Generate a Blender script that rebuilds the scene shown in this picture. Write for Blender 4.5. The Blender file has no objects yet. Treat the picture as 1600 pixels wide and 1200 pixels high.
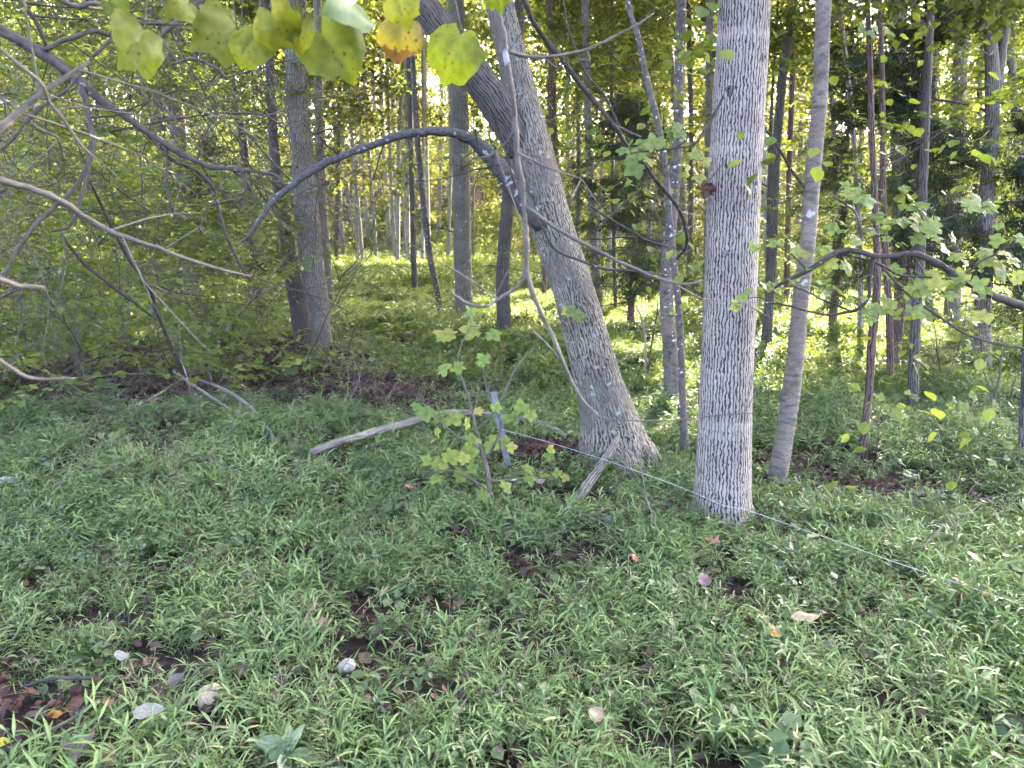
import bpy, math, random
import numpy as np
from mathutils import Vector, Matrix, Euler

R = math.radians
rng = np.random.default_rng(7)
random.seed(7)
scene = bpy.context.scene
COL = scene.collection

# ------------------------------------------------------------------ camera
CAM_H, PITCH, F = 1.6, R(10.8), 1197.0          # F: focal length in photo pixels (1600 wide)
cam_d = bpy.data.cameras.new('camera')
cam = bpy.data.objects.new('camera', cam_d)
COL.objects.link(cam)
cam.location = (0, 0, CAM_H)
cam.rotation_euler = (R(90) - PITCH, 0, 0)
cam_d.sensor_width = 36.0
cam_d.lens = 36.0 * F / 1600.0
cam_d.clip_start, cam_d.clip_end = 0.05, 2000
cam_d.dof.use_dof = True
cam_d.dof.focus_distance = 4.6
cam_d.dof.aperture_fstop = 8.0
scene.camera = cam

# ------------------------------------------------------------------ sky, sun, exposure
SUN_EL, SUN_AZ = R(27), R(22)                   # azimuth clockwise from straight ahead
world = bpy.data.worlds.new('World')
scene.world = world
world.use_nodes = True
wn = world.node_tree.nodes
sky = wn.new('ShaderNodeTexSky')
sky.sky_type = 'NISHITA'
sky.sun_disc = False
sky.sun_elevation = SUN_EL
sky.sun_rotation = SUN_AZ
sky.air_density, sky.dust_density, sky.ozone_density = 0.22, 5.0, 0.5
world.node_tree.links.new(sky.outputs[0], wn['Background'].inputs[0])
wn['Background'].inputs[1].default_value = 0.15
sun_d = bpy.data.lights.new('sun', 'SUN')
sun = bpy.data.objects.new('sun', sun_d)
COL.objects.link(sun)
sun_d.energy, sun_d.angle, sun_d.color = 2.8, R(0.6), (1.0, 0.9, 0.72)
SUN_DIR = Vector((math.sin(SUN_AZ) * math.cos(SUN_EL), math.cos(SUN_AZ) * math.cos(SUN_EL), math.sin(SUN_EL)))
sun.rotation_euler = SUN_DIR.to_track_quat('Z', 'Y').to_euler()
sun.location = (0, 0, 30)
vs = scene.view_settings
vs.view_transform, vs.look, vs.gamma, vs.use_curve_mapping = 'Standard', 'None', 1.0, False
vs.exposure = 5.65
scene.render.engine = 'CYCLES'
cy = scene.cycles
cy.use_denoising = True
cy.adaptive_threshold = 0.02
cy.max_bounces, cy.diffuse_bounces, cy.glossy_bounces, cy.transmission_bounces = 5, 4, 1, 3
cy.sample_clamp_indirect = 6.0
cy.caustics_reflective = cy.caustics_refractive = False

# ------------------------------------------------------------------ pixels to places
CF = Vector((0, math.cos(PITCH), -math.sin(PITCH)))
CU = Vector((0, math.sin(PITCH), math.cos(PITCH)))
CR = Vector((1, 0, 0))
CAM = Vector((0, 0, CAM_H))

def ray(px, py):
    return CF + CR * ((px - 800) / F) + CU * ((600 - py) / F)

def at(px, py, Y):
    d = ray(px, py)
    return CAM + d * (Y / d.y)

def dep(p):
    return (Vector(p) - CAM).dot(CF)

def H(x, y):
    x = np.asarray(x, float); y = np.asarray(y, float)
    h = 0.05 * np.sin(.9 * x + .5) * np.sin(.7 * y + 1.) + .03 * np.sin(2.1 * x + 1.3 * y) + .012 * np.sin(5.3 * x - 2.2 * y) + .01 * np.sin(3.1 * x + 6.7 * y)
    h = h * np.clip((np.hypot(x, y) - .5) / 4, 0.25, 1.6)
    t = np.clip(y - 52, 0, 110)
    return h + .19 * t * np.clip(t / 25, 0, 1)

def Hf(x, y):
    return float(H(x, y))

def gr(px, py, dz=0.0):
    d = ray(px, py)
    z = 0.0
    for _ in range(12):
        t = (z + dz - CAM_H) / d.z if d.z < -1e-4 else 300
        t = min(t, 300)
        p = CAM + d * t
        z = Hf(p.x, p.y)
    return p

def vnoise(x, y, freq, seed):
    r = np.random.default_rng(seed)
    g = r.random((128, 128))
    x = np.asarray(x) * freq; y = np.asarray(y) * freq
    xi = np.floor(x).astype(int); yi = np.floor(y).astype(int)
    fx = x - xi; fy = y - yi
    fx = fx * fx * (3 - 2 * fx); fy = fy * fy * (3 - 2 * fy)
    a = g[xi % 128, yi % 128]; b = g[(xi + 1) % 128, yi % 128]
    c = g[xi % 128, (yi + 1) % 128]; d = g[(xi + 1) % 128, (yi + 1) % 128]
    return (a * (1 - fx) + b * fx) * (1 - fy) + (c * (1 - fx) + d * fx) * fy

def fbm(x, y, freq, seed):
    return .55 * vnoise(x, y, freq, seed) + .3 * vnoise(x, y, freq * 2.1, seed + 1) + .15 * vnoise(x, y, freq * 4.3, seed + 2)

# ------------------------------------------------------------------ mesh helpers
class MB:
    def __init__(self):
        self.v = []; self.f = []; self.uv = []; self.n = 0
    def add(self, V, Fc, UV=None):
        V = [tuple(map(float, p)) for p in V]
        self.v += V
        self.f += [tuple(i + self.n for i in f) for f in Fc]
        self.uv += [tuple(map(float, u)) for u in UV] if UV is not None else [(0., 0.)] * len(V)
        self.n += len(V)
        return self
    def mesh(self, name, mat, smooth=True):
        me = bpy.data.meshes.new(name)
        me.from_pydata(self.v, [], self.f)
        uvl = me.uv_layers.new(name='UVMap')
        idx = np.empty(len(me.loops), np.int32)
        me.loops.foreach_get('vertex_index', idx)
        uvl.data.foreach_set('uv', np.array(self.uv, np.float32)[idx].ravel())
        if smooth:
            me.polygons.foreach_set('use_smooth', np.ones(len(me.polygons), bool))
        if mat:
            me.materials.append(mat)
        me.update()
        return me

def mobj(name, me, parent=None, loc=(0, 0, 0), kind=None):
    o = bpy.data.objects.new(name, me)
    COL.objects.link(o)
    o.location = loc
    if parent: o.parent = parent
    if kind: o['kind'] = kind
    return o

def tag(o, label, cat, group=None, kind=None):
    o['label'] = label; o['category'] = cat
    if group: o['group'] = group
    if kind: o['kind'] = kind
    return o

def thing(name, label, cat, loc, group=None):
    o = bpy.data.objects.new(name, None)
    o.empty_display_size = 0.1
    COL.objects.link(o)
    o.location = loc
    return tag(o, label, cat, group)

def smooth_path(P, Rd, n):
    P = [Vector(p) for p in P]
    m = len(P)
    if m < 2: return P, Rd
    out = []; ro = []
    for i in range(m - 1):
        p0 = P[i - 1] if i > 0 else P[0] * 2 - P[1]
        p1, p2 = P[i], P[i + 1]
        p3 = P[i + 2] if i + 2 < m else P[-1] * 2 - P[-2]
        for k in range(n):
            t = k / n
            out.append(0.5 * ((2 * p1) + (p2 - p0) * t + (2 * p0 - 5 * p1 + 4 * p2 - p3) * t * t + (3 * p1 - p0 - 3 * p2 + p3) * t ** 3))
            ro.append(Rd[i] * (1 - t) + Rd[i + 1] * t)
    out.append(P[-1]); ro.append(Rd[-1])
    return out, ro

def tube(mb, P, Rd, seg=8, n=1, lump=0.0, flare=0.0, cap=True, org=None, seed=0, fl=3):
    """swept tube; uv in metres round and along; the seam is turned to +Y, away from the camera"""
    if n > 1: P, Rd = smooth_path(P, Rd, n)
    P = [Vector(p) for p in P]
    r = np.random.default_rng(seed + 11)
    ph = r.random(8) * 6.28
    V = []; UV = []; L = 0.0
    rm = float(np.mean(Rd))
    up = None
    for i, p in enumerate(P):
        t = (P[min(i + 1, len(P) - 1)] - P[max(i - 1, 0)])
        if t.length < 1e-9: t = Vector((0, 0, 1))
        t.normalize()
        if up is None:
            a = Vector((0, 1, 0))
            if abs(t.dot(a)) > .9: a = Vector((0, 0, 1))
            up = (a - t * a.dot(t)).normalized()
        else:
            up = (up - t * up.dot(t))
            up = up.normalized() if up.length > 1e-6 else Vector((1, 0, 0))
        side = t.cross(up)
        if i: L += (p - P[i - 1]).length
        for k in range(seg + 1):
            a = 2 * math.pi * k / seg
            rr = Rd[i]
            if lump:
                rr *= 1 + lump * (.5 * math.sin(2 * a + ph[0] + L * 1.7) + .35 * math.sin(3 * a + ph[1] - L * 3.1) + .4 * math.sin(L * 5.3 / (rm * 12 + .3) + ph[2] + a) + .3 * math.sin(5 * a + ph[4] + L * 6))
            if flare:
                e = math.exp(-max(L - .1, 0) / (flare * .55 + .05))
                rr *= 1 + flare * e * (.7 + .45 * math.sin(fl * a + ph[3]) + .2 * math.sin((fl * 2 + 1) * a + ph[5]))
            q = p + (up * math.cos(a) + side * math.sin(a)) * rr
            if org is not None: q = q - org
            V.append(q); UV.append((k / seg * 2 * math.pi * rm + ph[6], L + ph[7]))
    S = seg + 1
    Fc = []
    for i in range(len(P) - 1):
        for k in range(seg):
            Fc.append((i * S + k, i * S + k + 1, (i + 1) * S + k + 1, (i + 1) * S + k))
    if cap:
        Fc.append(tuple((len(P) - 1) * S + k for k in range(seg)))
        Fc.append(tuple(reversed(range(seg))))
    mb.add(V, Fc, UV)
    return mb

# ------------------------------------------------------------------ materials
def new_mat(name):
    m = bpy.data.materials.new(name)
    m.use_nodes = True
    nt = m.node_tree
    b = nt.nodes['Principled BSDF']
    return m, nt, b

def N(nt, t, **kw):
    n = nt.nodes.new(t)
    for k, v in kw.items():
        setattr(n, k, v)
    return n

def ramp(nt, stops, interp='LINEAR'):
    n = nt.nodes.new('ShaderNodeValToRGB')
    cr = n.color_ramp
    cr.interpolation = interp
    while len(cr.elements) < len(stops): cr.elements.new(0.5)
    for e, (p, c) in zip(cr.elements, stops):
        e.position = p
        e.color = (*c, 1) if len(c) == 3 else c
    return n

def math_n(nt, op, a, b=None):
    n = nt.nodes.new('ShaderNodeMath'); n.operation = op
    for i, x in enumerate((a, b)):
        if x is None: continue
        if isinstance(x, (int, float)): n.inputs[i].default_value = x
        else: nt.links.new(x, n.inputs[i])
    return n.outputs[0]

def mixc(nt, fac, a, b, mode='MIX'):
    n = nt.nodes.new('ShaderNodeMix'); n.data_type = 'RGBA'; n.blend_type = mode
    for s, x in ((n.inputs[0], fac), (n.inputs[6], a), (n.inputs[7], b)):
        if isinstance(x, (int, float)): s.default_value = x
        elif isinstance(x, tuple): s.default_value = (*x, 1)
        else: nt.links.new(x, s)
    return n.outputs[2]

def bark(name, ridge, furrow, fu, fv, warp=.5, bump=.01, lichen=None, lich_amt=.5, style='wave', patch=None, bands=0.0, dist=5.0, cut=(.12, .6), brk=(.52, .70), lich_scale=14):
    ridge, furrow, lichen, patch = [tuple(x * .72 for x in c) if c else None for c in (ridge, furrow, lichen, patch)]
    m, nt, b = new_mat(name)
    L = nt.links.new
    uv = N(nt, 'ShaderNodeUVMap')
    mp = N(nt, 'ShaderNodeMapping'); mp.inputs['Scale'].default_value = (fu, fv, 1)
    L(uv.outputs[0], mp.inputs[0])
    nz = N(nt, 'ShaderNodeTexNoise'); nz.inputs['Scale'].default_value = 1.1; nz.inputs['Detail'].default_value = 3
    L(mp.outputs[0], nz.inputs['Vector'])
    sub = N(nt, 'ShaderNodeVectorMath', operation='SUBTRACT'); L(nz.outputs['Color'], sub.inputs[0]); sub.inputs[1].default_value = (.5, .5, .5)
    sc = N(nt, 'ShaderNodeVectorMath', operation='SCALE'); L(sub.outputs[0], sc.inputs[0]); sc.inputs['Scale'].default_value = warp
    ad = N(nt, 'ShaderNodeVectorMath', operation='ADD'); L(mp.outputs[0], ad.inputs[0]); L(sc.outputs[0], ad.inputs[1])
    if style == 'wave':
        w = N(nt, 'ShaderNodeTexWave', wave_type='BANDS', bands_direction='X', wave_profile='SIN')
        w.inputs['Scale'].default_value = 0.32
        w.inputs['Distortion'].default_value = dist
        w.inputs['Detail'].default_value = 1.5
        w.inputs['Detail Scale'].default_value = 1.3
        w.inputs['Detail Roughness'].default_value = .5
        L(ad.outputs[0], w.inputs['Vector'])
        rp = ramp(nt, [(cut[0], (0, 0, 0)), (cut[1], (1, 1, 1))]); L(w.outputs['Fac'], rp.inputs[0])
        bk = N(nt, 'ShaderNodeTexNoise'); bk.inputs['Scale'].default_value = .85; bk.inputs['Detail'].default_value = 2
        L(mp.outputs[0], bk.inputs['Vector'])
        bkr = ramp(nt, [(brk[0], (0, 0, 0)), (brk[1], (1, 1, 1))]); L(bk.outputs['Fac'], bkr.inputs[0])
        mxr = N(nt, 'ShaderNodeMix'); mxr.data_type = 'RGBA'; mxr.blend_type = 'LIGHTEN'; mxr.inputs[0].default_value = .8
        L(rp.outputs[0], mxr.inputs[6]); L(bkr.outputs[0], mxr.inputs[7])
        class _O: pass
        rq = _O(); rq.outputs = [mxr.outputs[2]]; rp = rq
    elif style == 'smooth':
        vo = N(nt, 'ShaderNodeTexNoise'); vo.inputs['Scale'].default_value = 1.0; vo.inputs['Detail'].default_value = 5
        L(ad.outputs[0], vo.inputs['Vector'])
        rp = ramp(nt, [(.3, (0, 0, 0)), (.55, (1, 1, 1))] if cut == (.12, .6) else [(cut[0], (0, 0, 0)), (cut[1], (1, 1, 1))]); L(vo.outputs['Fac'], rp.inputs[0])
    else:
        vo = N(nt, 'ShaderNodeTexVoronoi', feature='DISTANCE_TO_EDGE'); vo.inputs['Scale'].default_value = 1.0
        L(ad.outputs[0], vo.inputs['Vector'])
        rp = ramp(nt, [(.03, (0, 0, 0)), (.26, (1, 1, 1))]); L(vo.outputs['Distance'], rp.inputs[0])
    fine = N(nt, 'ShaderNodeTexNoise'); fine.inputs['Scale'].default_value = 3.5; fine.inputs['Detail'].default_value = 6; fine.inputs['Roughness'].default_value = .7
    L(mp.outputs[0], fine.inputs['Vector'])
    h = math_n(nt, 'ADD', math_n(nt, 'MULTIPLY', rp.outputs[0], .8), math_n(nt, 'MULTIPLY', fine.outputs['Fac'], .5))
    c = mixc(nt, rp.outputs[0], furrow, ridge)
    fr = ramp(nt, [(.3, (.62, .62, .62)), (.68, (1.18, 1.18, 1.18))]); L(fine.outputs['Fac'], fr.inputs[0])
    c = mixc(nt, 1.0, c, fr.outputs[0], 'MULTIPLY')
    big = N(nt, 'ShaderNodeTexNoise'); big.inputs['Scale'].default_value = 4.0; big.inputs['Detail'].default_value = 3
    mb2 = N(nt, 'ShaderNodeMapping'); mb2.inputs['Scale'].default_value = (1, 1.0, 1); L(uv.outputs[0], mb2.inputs[0]); L(mb2.outputs[0], big.inputs['Vector'])
    br = ramp(nt, [(.33, (.78, .78, .78)), (.66, (1.15, 1.15, 1.13))]); L(big.outputs['Fac'], br.inputs[0])
    c = mixc(nt, 1.0, c, br.outputs[0], 'MULTIPLY')
    if bands:
        bn = N(nt, 'ShaderNodeTexNoise'); bn.inputs['Scale'].default_value = 1; bn.inputs['Detail'].default_value = 3
        mb3 = N(nt, 'ShaderNodeMapping'); mb3.inputs['Scale'].default_value = (1.5, 9, 1); L(uv.outputs[0], mb3.inputs[0]); L(mb3.outputs[0], bn.inputs['Vector'])
        rb = ramp(nt, [(.55, (0, 0, 0)), (.68, (1, 1, 1))]); L(bn.outputs['Fac'], rb.inputs[0])
        c = mixc(nt, math_n(nt, 'MULTIPLY', rb.outputs[0], bands), c, tuple(min(1, x * 1.35) for x in ridge))
    if patch:
        pn = N(nt, 'ShaderNodeTexNoise'); pn.inputs['Scale'].default_value = 2.3; pn.inputs['Detail'].default_value = 4
        L(uv.outputs[0], pn.inputs['Vector'])
        pr = ramp(nt, [(.52, (0, 0, 0)), (.62, (1, 1, 1))]); L(pn.outputs['Fac'], pr.inputs[0])
        c = mixc(nt, math_n(nt, 'MULTIPLY', pr.outputs[0], .7), c, patch)
    if lichen:
        ln = N(nt, 'ShaderNodeTexVoronoi', feature='F1'); ln.inputs['Scale'].default_value = lich_scale
        lw = N(nt, 'ShaderNodeTexNoise'); lw.inputs['Scale'].default_value = 22; L(uv.outputs[0], lw.inputs['Vector'])
        lv = N(nt, 'ShaderNodeMix', data_type='VECTOR'); lv.inputs[0].default_value = .06; L(uv.outputs[0], lv.inputs[4]); L(lw.outputs['Color'], lv.inputs[5])
        L(lv.outputs[1], ln.inputs['Vector'])
        sep = N(nt, 'ShaderNodeSeparateColor'); L(ln.outputs['Color'], sep.inputs[0])
        sel = math_n(nt, 'LESS_THAN', sep.outputs[0], lich_amt)
        near = ramp(nt, [(.22, (1, 1, 1)), (.34, (0, 0, 0))]); L(ln.outputs['Distance'], near.inputs[0])
        c = mixc(nt, math_n(nt, 'MULTIPLY', sel, near.outputs[0]), c, lichen)
    oi = N(nt, 'ShaderNodeObjectInfo')
    orr = ramp(nt, [(0, (.85, .86, .88)), (1, (1.12, 1.08, 1.03))]); L(oi.outputs['Random'], orr.inputs[0])
    c = mixc(nt, 1.0, c, orr.outputs[0], 'MULTIPLY')
    L(c, b.inputs['Base Color'])
    b.inputs['Roughness'].default_value = .85
    b.inputs['Specular IOR Level'].default_value = .25
    bp = N(nt, 'ShaderNodeBump'); bp.inputs['Strength'].default_value = 1.0; bp.inputs['Distance'].default_value = bump
    L(h, bp.inputs['Height']); L(bp.outputs[0], b.inputs['Normal'])
    return m

def leafmat(name, stops, trans=.4, rough=.5, spec=.22, tmul=(1.15, 1.2, .6), rand='both', spots=None, midrib=None, noise=None, veins=False, rot=False, drift=0):
    stops = [(p, tuple(x * .62 for x in c)) for p, c in stops]
    if midrib: midrib = tuple(x * .62 for x in midrib)
    m, nt, b = new_mat(name)
    L = nt.links.new
    geo = N(nt, 'ShaderNodeNewGeometry'); oi = N(nt, 'ShaderNodeObjectInfo')
    if rand == 'both':
        fac = math_n(nt, 'FRACT', math_n(nt, 'ADD', math_n(nt, 'MULTIPLY', geo.outputs['Random Per Island'], .55), math_n(nt, 'MULTIPLY', oi.outputs['Random'], .449)))
    elif rand == 'object': fac = oi.outputs['Random']
    else: fac = geo.outputs['Random Per Island']
    if drift:      # neighbouring plants share a shade: patches of paler and deeper growth
        dn = N(nt, 'ShaderNodeTexNoise'); dn.inputs['Scale'].default_value = drift; dn.inputs['Detail'].default_value = 2
        L(geo.outputs['Position'], dn.inputs['Vector'])
        fac = math_n(nt, 'ADD', math_n(nt, 'MULTIPLY', fac, .6), math_n(nt, 'MULTIPLY', math_n(nt, 'SUBTRACT', dn.outputs['Fac'], .3), 1.0))
        fac.node.use_clamp = True
    rp = ramp(nt, stops); L(fac, rp.inputs[0])
    c = rp.outputs[0]
    uv = N(nt, 'ShaderNodeUVMap')
    if noise:
        nz = N(nt, 'ShaderNodeTexNoise'); nz.inputs['Scale'].default_value = noise; nz.inputs['Detail'].default_value = 4
        L(uv.outputs[0], nz.inputs['Vector'])
        nr = ramp(nt, [(.3, (.72, .75, .7)), (.7, (1.2, 1.15, 1.1))]); L(nz.outputs['Fac'], nr.inputs[0])
        c = mixc(nt, 1.0, c, nr.outputs[0], 'MULTIPLY')
    if midrib:
        sx = N(nt, 'ShaderNodeSeparateXYZ'); L(uv.outputs[0], sx.inputs[0])
        d = math_n(nt, 'ABSOLUTE', math_n(nt, 'SUBTRACT', sx.outputs[0], .5))
        mr = ramp(nt, [(.04, (1, 1, 1)), (.12, (0, 0, 0))]); L(d, mr.inputs[0])
        c = mixc(nt, math_n(nt, 'MULTIPLY', mr.outputs[0], .55), c, midrib)
    if veins:
        sv = N(nt, 'ShaderNodeSeparateXYZ'); L(uv.outputs[0], sv.inputs[0])
        dx = math_n(nt, 'SUBTRACT', sv.outputs[0], .5); dy = math_n(nt, 'SUBTRACT', .74, sv.outputs[1])
        an = math_n(nt, 'ARCTAN2', dx, dy)
        rr_ = math_n(nt, 'SQRT', math_n(nt, 'ADD', math_n(nt, 'MULTIPLY', dx, dx), math_n(nt, 'MULTIPLY', dy, dy)))
        # palmate veins every 40 degrees, then fine side veins
        fr_ = math_n(nt, 'ABSOLUTE', math_n(nt, 'SUBTRACT', math_n(nt, 'FRACT', math_n(nt, 'ADD', math_n(nt, 'DIVIDE', an, .70), .5)), .5))
        ln_ = math_n(nt, 'MULTIPLY', fr_, math_n(nt, 'MULTIPLY', rr_, .70))
        vr = ramp(nt, [(.006, (1, 1, 1)), (.018, (0, 0, 0))]); L(ln_, vr.inputs[0])
        c = mixc(nt, math_n(nt, 'MULTIPLY', vr.outputs[0], .6), c, (.10, .12, .025))
    if rot:
        sv2 = N(nt, 'ShaderNodeSeparateXYZ'); L(uv.outputs[0], sv2.inputs[0])
        n5 = N(nt, 'ShaderNodeTexNoise'); n5.inputs['Scale'].default_value = 7; L(uv.outputs[0], n5.inputs['Vector'])
        q5 = math_n(nt, 'ADD', sv2.outputs[1], math_n(nt, 'MULTIPLY', math_n(nt, 'SUBTRACT', n5.outputs['Fac'], .5), .5))
        r5 = ramp(nt, [(.17, (1, 1, 1)), (.22, (0, 0, 0))]); L(q5, r5.inputs[0])
        c = mixc(nt, r5.outputs[0], c, (.10, .05, .02))
    if spots:
        vo = N(nt, 'ShaderNodeTexVoronoi', feature='F1'); vo.inputs['Scale'].default_value = spots
        L(uv.outputs[0], vo.inputs['Vector'])
        sep = N(nt, 'ShaderNodeSeparateColor'); L(vo.outputs['Color'], sep.inputs[0])
        rad = math_n(nt, 'MULTIPLY', math_n(nt, 'GREATER_THAN', sep.outputs[1], .45), math_n(nt, 'ADD', math_n(nt, 'MULTIPLY', sep.outputs[0], .22), .07))
        s = math_n(nt, 'LESS_THAN', vo.outputs['Distance'], rad)
        c = mixc(nt, math_n(nt, 'MULTIPLY', s, .85), c, (.05, .03, .012))
    L(c, b.inputs['Base Color'])
    b.inputs['Roughness'].default_value = rough
    b.inputs['Specular IOR Level'].default_value = spec
    tr = N(nt, 'ShaderNodeBsdfTranslucent')
    L(mixc(nt, 1.0, c, tmul, 'MULTIPLY'), tr.inputs[0])
    mx = N(nt, 'ShaderNodeMixShader'); mx.inputs[0].default_value = trans
    L(b.outputs[0], mx.inputs[1]); L(tr.outputs[0], mx.inputs[2])
    L(mx.outputs[0], nt.nodes['Material Output'].inputs[0])
    return m

M = {}
M['ash'] = bark('pale_ridged_bark', (.39, .34, .28), (.055, .045, .034), 72, 25, 1.5, .007, bands=.3, dist=3.6, cut=(.14, .50), brk=(.58, .76))
M['lean'] = bark('flaky_grey_bark', (.33, .295, .22), (.065, .054, .042), 66, 18, 2.4, .012, patch=(.17, .145, .115), lichen=(.36, .37, .30), lich_amt=.14, lich_scale=24, dist=6, cut=(.08, .62), brk=(.54, .72))
M['dark'] = bark('dark_furrowed_bark', (.155, .138, .115), (.04, .035, .029), 60, 12, 1.2, .012, patch=(.11, .085, .075), dist=6)
M['grey'] = bark('grey_furrowed_bark', (.285, .255, .20), (.085, .073, .057), 62, 13, 1.2, .010, lichen=(.36, .37, .33), lich_amt=.08, dist=6)
M['lichen'] = bark('lichen_spotted_bark', (.15, .132, .112), (.06, .05, .043), 30, 30, .7, .004, style='smooth', lichen=(.55, .56, .5), lich_amt=.30, lich_scale=30, patch=(.20, .14, .12))
M['smooth'] = bark('smooth_brown_grey_bark', (.22, .19, .15), (.11, .093, .075), 16, 30, 1.0, .008, style='smooth', lichen=(.46, .46, .40), lich_amt=.06, bands=.25, patch=(.17, .135, .105))
M['rust'] = bark('reddish_scaly_bark', (.19, .12, .095), (.06, .04, .034), 50, 16, 1.2, .008, dist=6)
M['pale'] = bark('pale_far_bark', (.40, .375, .335), (.19, .172, .152), 24, 8, .8, .008)
M['twig'] = bark('grey_twig_bark', (.16, .138, .105), (.07, .058, .045), 60, 20, .6, .002, style='smooth', lichen=(.4, .4, .36), lich_amt=.06)
M['darktwig'] = bark('dark_twig_bark', (.08, .066, .052), (.032, .027, .021), 60, 20, .6, .002, style='smooth', lichen=(.24, .24, .21), lich_amt=.10, lich_scale=40)
M['limb'] = bark('dark_lichened_limb', (.11, .098, .086), (.045, .038, .033), 40, 40, .8, .004, style='smooth', lichen=(.34, .34, .30), lich_amt=.28, lich_scale=26)
M['dead'] = bark('bleached_dead_wood', (.30, .265, .215), (.11, .09, .07), 60, 9, 1.0, .006, style='smooth', patch=(.20, .16, .13))

GST = [(0, (.064, .125, .032)), (.3, (.125, .208, .058)), (.62, (.20, .30, .092)), (.86, (.30, .385, .15)), (1, (.50, .46, .26))]
M['grass'] = leafmat('stiltgrass_leaf', GST, .25, .5, .2, midrib=(.33, .36, .2), drift=1.3)
M['grass_mid'] = leafmat('stiltgrass_leaf_olive', [(p, (c[0] * 1.28, c[1] * 1.02, c[2] * .95)) for p, c in GST], .36, .5, .2, drift=.7)
M['herb'] = leafmat('herb_leaf', [(0, (.07, .12, .045)), (.5, (.11, .175, .065)), (.85, (.17, .23, .09)), (1, (.28, .28, .10))], .35, .5, .4)
M['under'] = leafmat('understory_leaf', [(0, (.10, .145, .032)), (.4, (.18, .235, .05)), (.75, (.26, .31, .065)), (.93, (.37, .37, .08)), (1, (.46, .37, .09))], .52, .5, .35)
M['canopy'] = leafmat('canopy_leaf', [(0, (.08, .105, .024)), (.5, (.16, .185, .042)), (.85, (.26, .255, .055)), (1, (.38, .31, .07))], .6, .5, .3)
M['far'] = leafmat('far_wood_leaf', [(0, (.055, .075, .022)), (.4, (.11, .13, .035)), (.7, (.20, .20, .05)), (.9, (.32, .27, .07)), (1, (.32, .20, .08))], .5, .55, .3)
M['cedar'] = leafmat('cedar_needle', [(0, (.035, .05, .022)), (.6, (.06, .08, .032)), (.92, (.09, .11, .042)), (1, (.15, .10, .045))], .2, .6, .25)
M['star'] = leafmat('lobed_leaf_green', [(0, (.16, .225, .065)), (.5, (.225, .295, .085)), (.8, (.28, .33, .09)), (1, (.40, .38, .10))], .45, .5, .2, rand='object', noise=5)
M['lime'] = leafmat('lobed_leaf_lime', [(0, (.19, .28, .07)), (.6, (.27, .36, .085)), (.85, (.36, .41, .095)), (1, (.42, .37, .10))], .45, .5, .2, rand='object', noise=5)
M['heart'] = leafmat('spotted_heart_leaf', [(0, (.13, .17, .018)), (.6, (.17, .205, .022)), (1, (.21, .225, .026))], .72, .5, .4, rand='object', spots=10, noise=6, veins=True, tmul=(1.1, 1.15, .5))
M['heart_yellow'] = leafmat('yellowing_heart_leaf', [(0, (.33, .27, .05)), (1, (.33, .27, .05))], .6, .5, .4, rand='object', spots=7, noise=3, veins=True, rot=True)
M['heart_cool'] = leafmat('cool_green_heart_leaf', [(0, (.16, .23, .07)), (1, (.16, .23, .07))], .4, .4, .5, rand='object', noise=4, veins=True)  # cooler green than the other heart leaves, no spots
M['litter'] = leafmat('brown_litter_leaf', [(0, (.04, .028, .022)), (.4, (.085, .052, .038)), (.7, (.15, .095, .06)), (.9, (.24, .16, .10)), (1, (.26, .10, .06))], .12, .7, .3)
M['redlitter'] = leafmat('dark_red_brown_litter', [(0, (.035, .022, .018)), (.4, (.08, .042, .034)), (.7, (.13, .07, .05)), (.9, (.22, .14, .09)), (1, (.34, .26, .17))], .12, .7, .3)
def plain_leaf(name, c, t=.2, noise=6):
    return leafmat(name, [(0, tuple(x * .9 for x in c)), (1, c)], t, .6, .3, tmul=(1.1, 1.05, .9), rand='object', noise=noise)

def soil_mat():
    m, nt, b = new_mat('forest_soil')
    L = nt.links.new
    tc = N(nt, 'ShaderNodeTexCoord')
    n1 = N(nt, 'ShaderNodeTexNoise'); n1.inputs['Scale'].default_value = 9; n1.inputs['Detail'].default_value = 8; n1.inputs['Roughness'].default_value = .7
    L(tc.outputs['Object'], n1.inputs['Vector'])
    r1 = ramp(nt, [(.3, (.010, .008, .0065)), (.5, (.024, .018, .014)), (.68, (.055, .04, .028)), (.8, (.085, .063, .045))]); L(n1.outputs['Fac'], r1.inputs[0])
    vo = N(nt, 'ShaderNodeTexVoronoi'); vo.inputs['Scale'].default_value = 22; L(tc.outputs['Object'], vo.inputs['Vector'])
    sp = N(nt, 'ShaderNodeSeparateColor'); L(vo.outputs['Color'], sp.inputs[0])
    r2 = ramp(nt, [(0, (.55, .5, .5)), (1, (1.5, 1.35, 1.2))]); L(sp.outputs[0], r2.inputs[0])
    c = mixc(nt, 1.0, r1.outputs[0], r2.outputs[0], 'MULTIPLY')
    L(c, b.inputs['Base Color']); b.inputs['Roughness'].default_value = .95; b.inputs['Specular IOR Level'].default_value = .15
    bp = N(nt, 'ShaderNodeBump'); bp.inputs['Distance'].default_value = .03
    L(n1.outputs['Fac'], bp.inputs['Height']); L(bp.outputs[0], b.inputs['Normal'])
    return m
M['soil'] = soil_mat()

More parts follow.
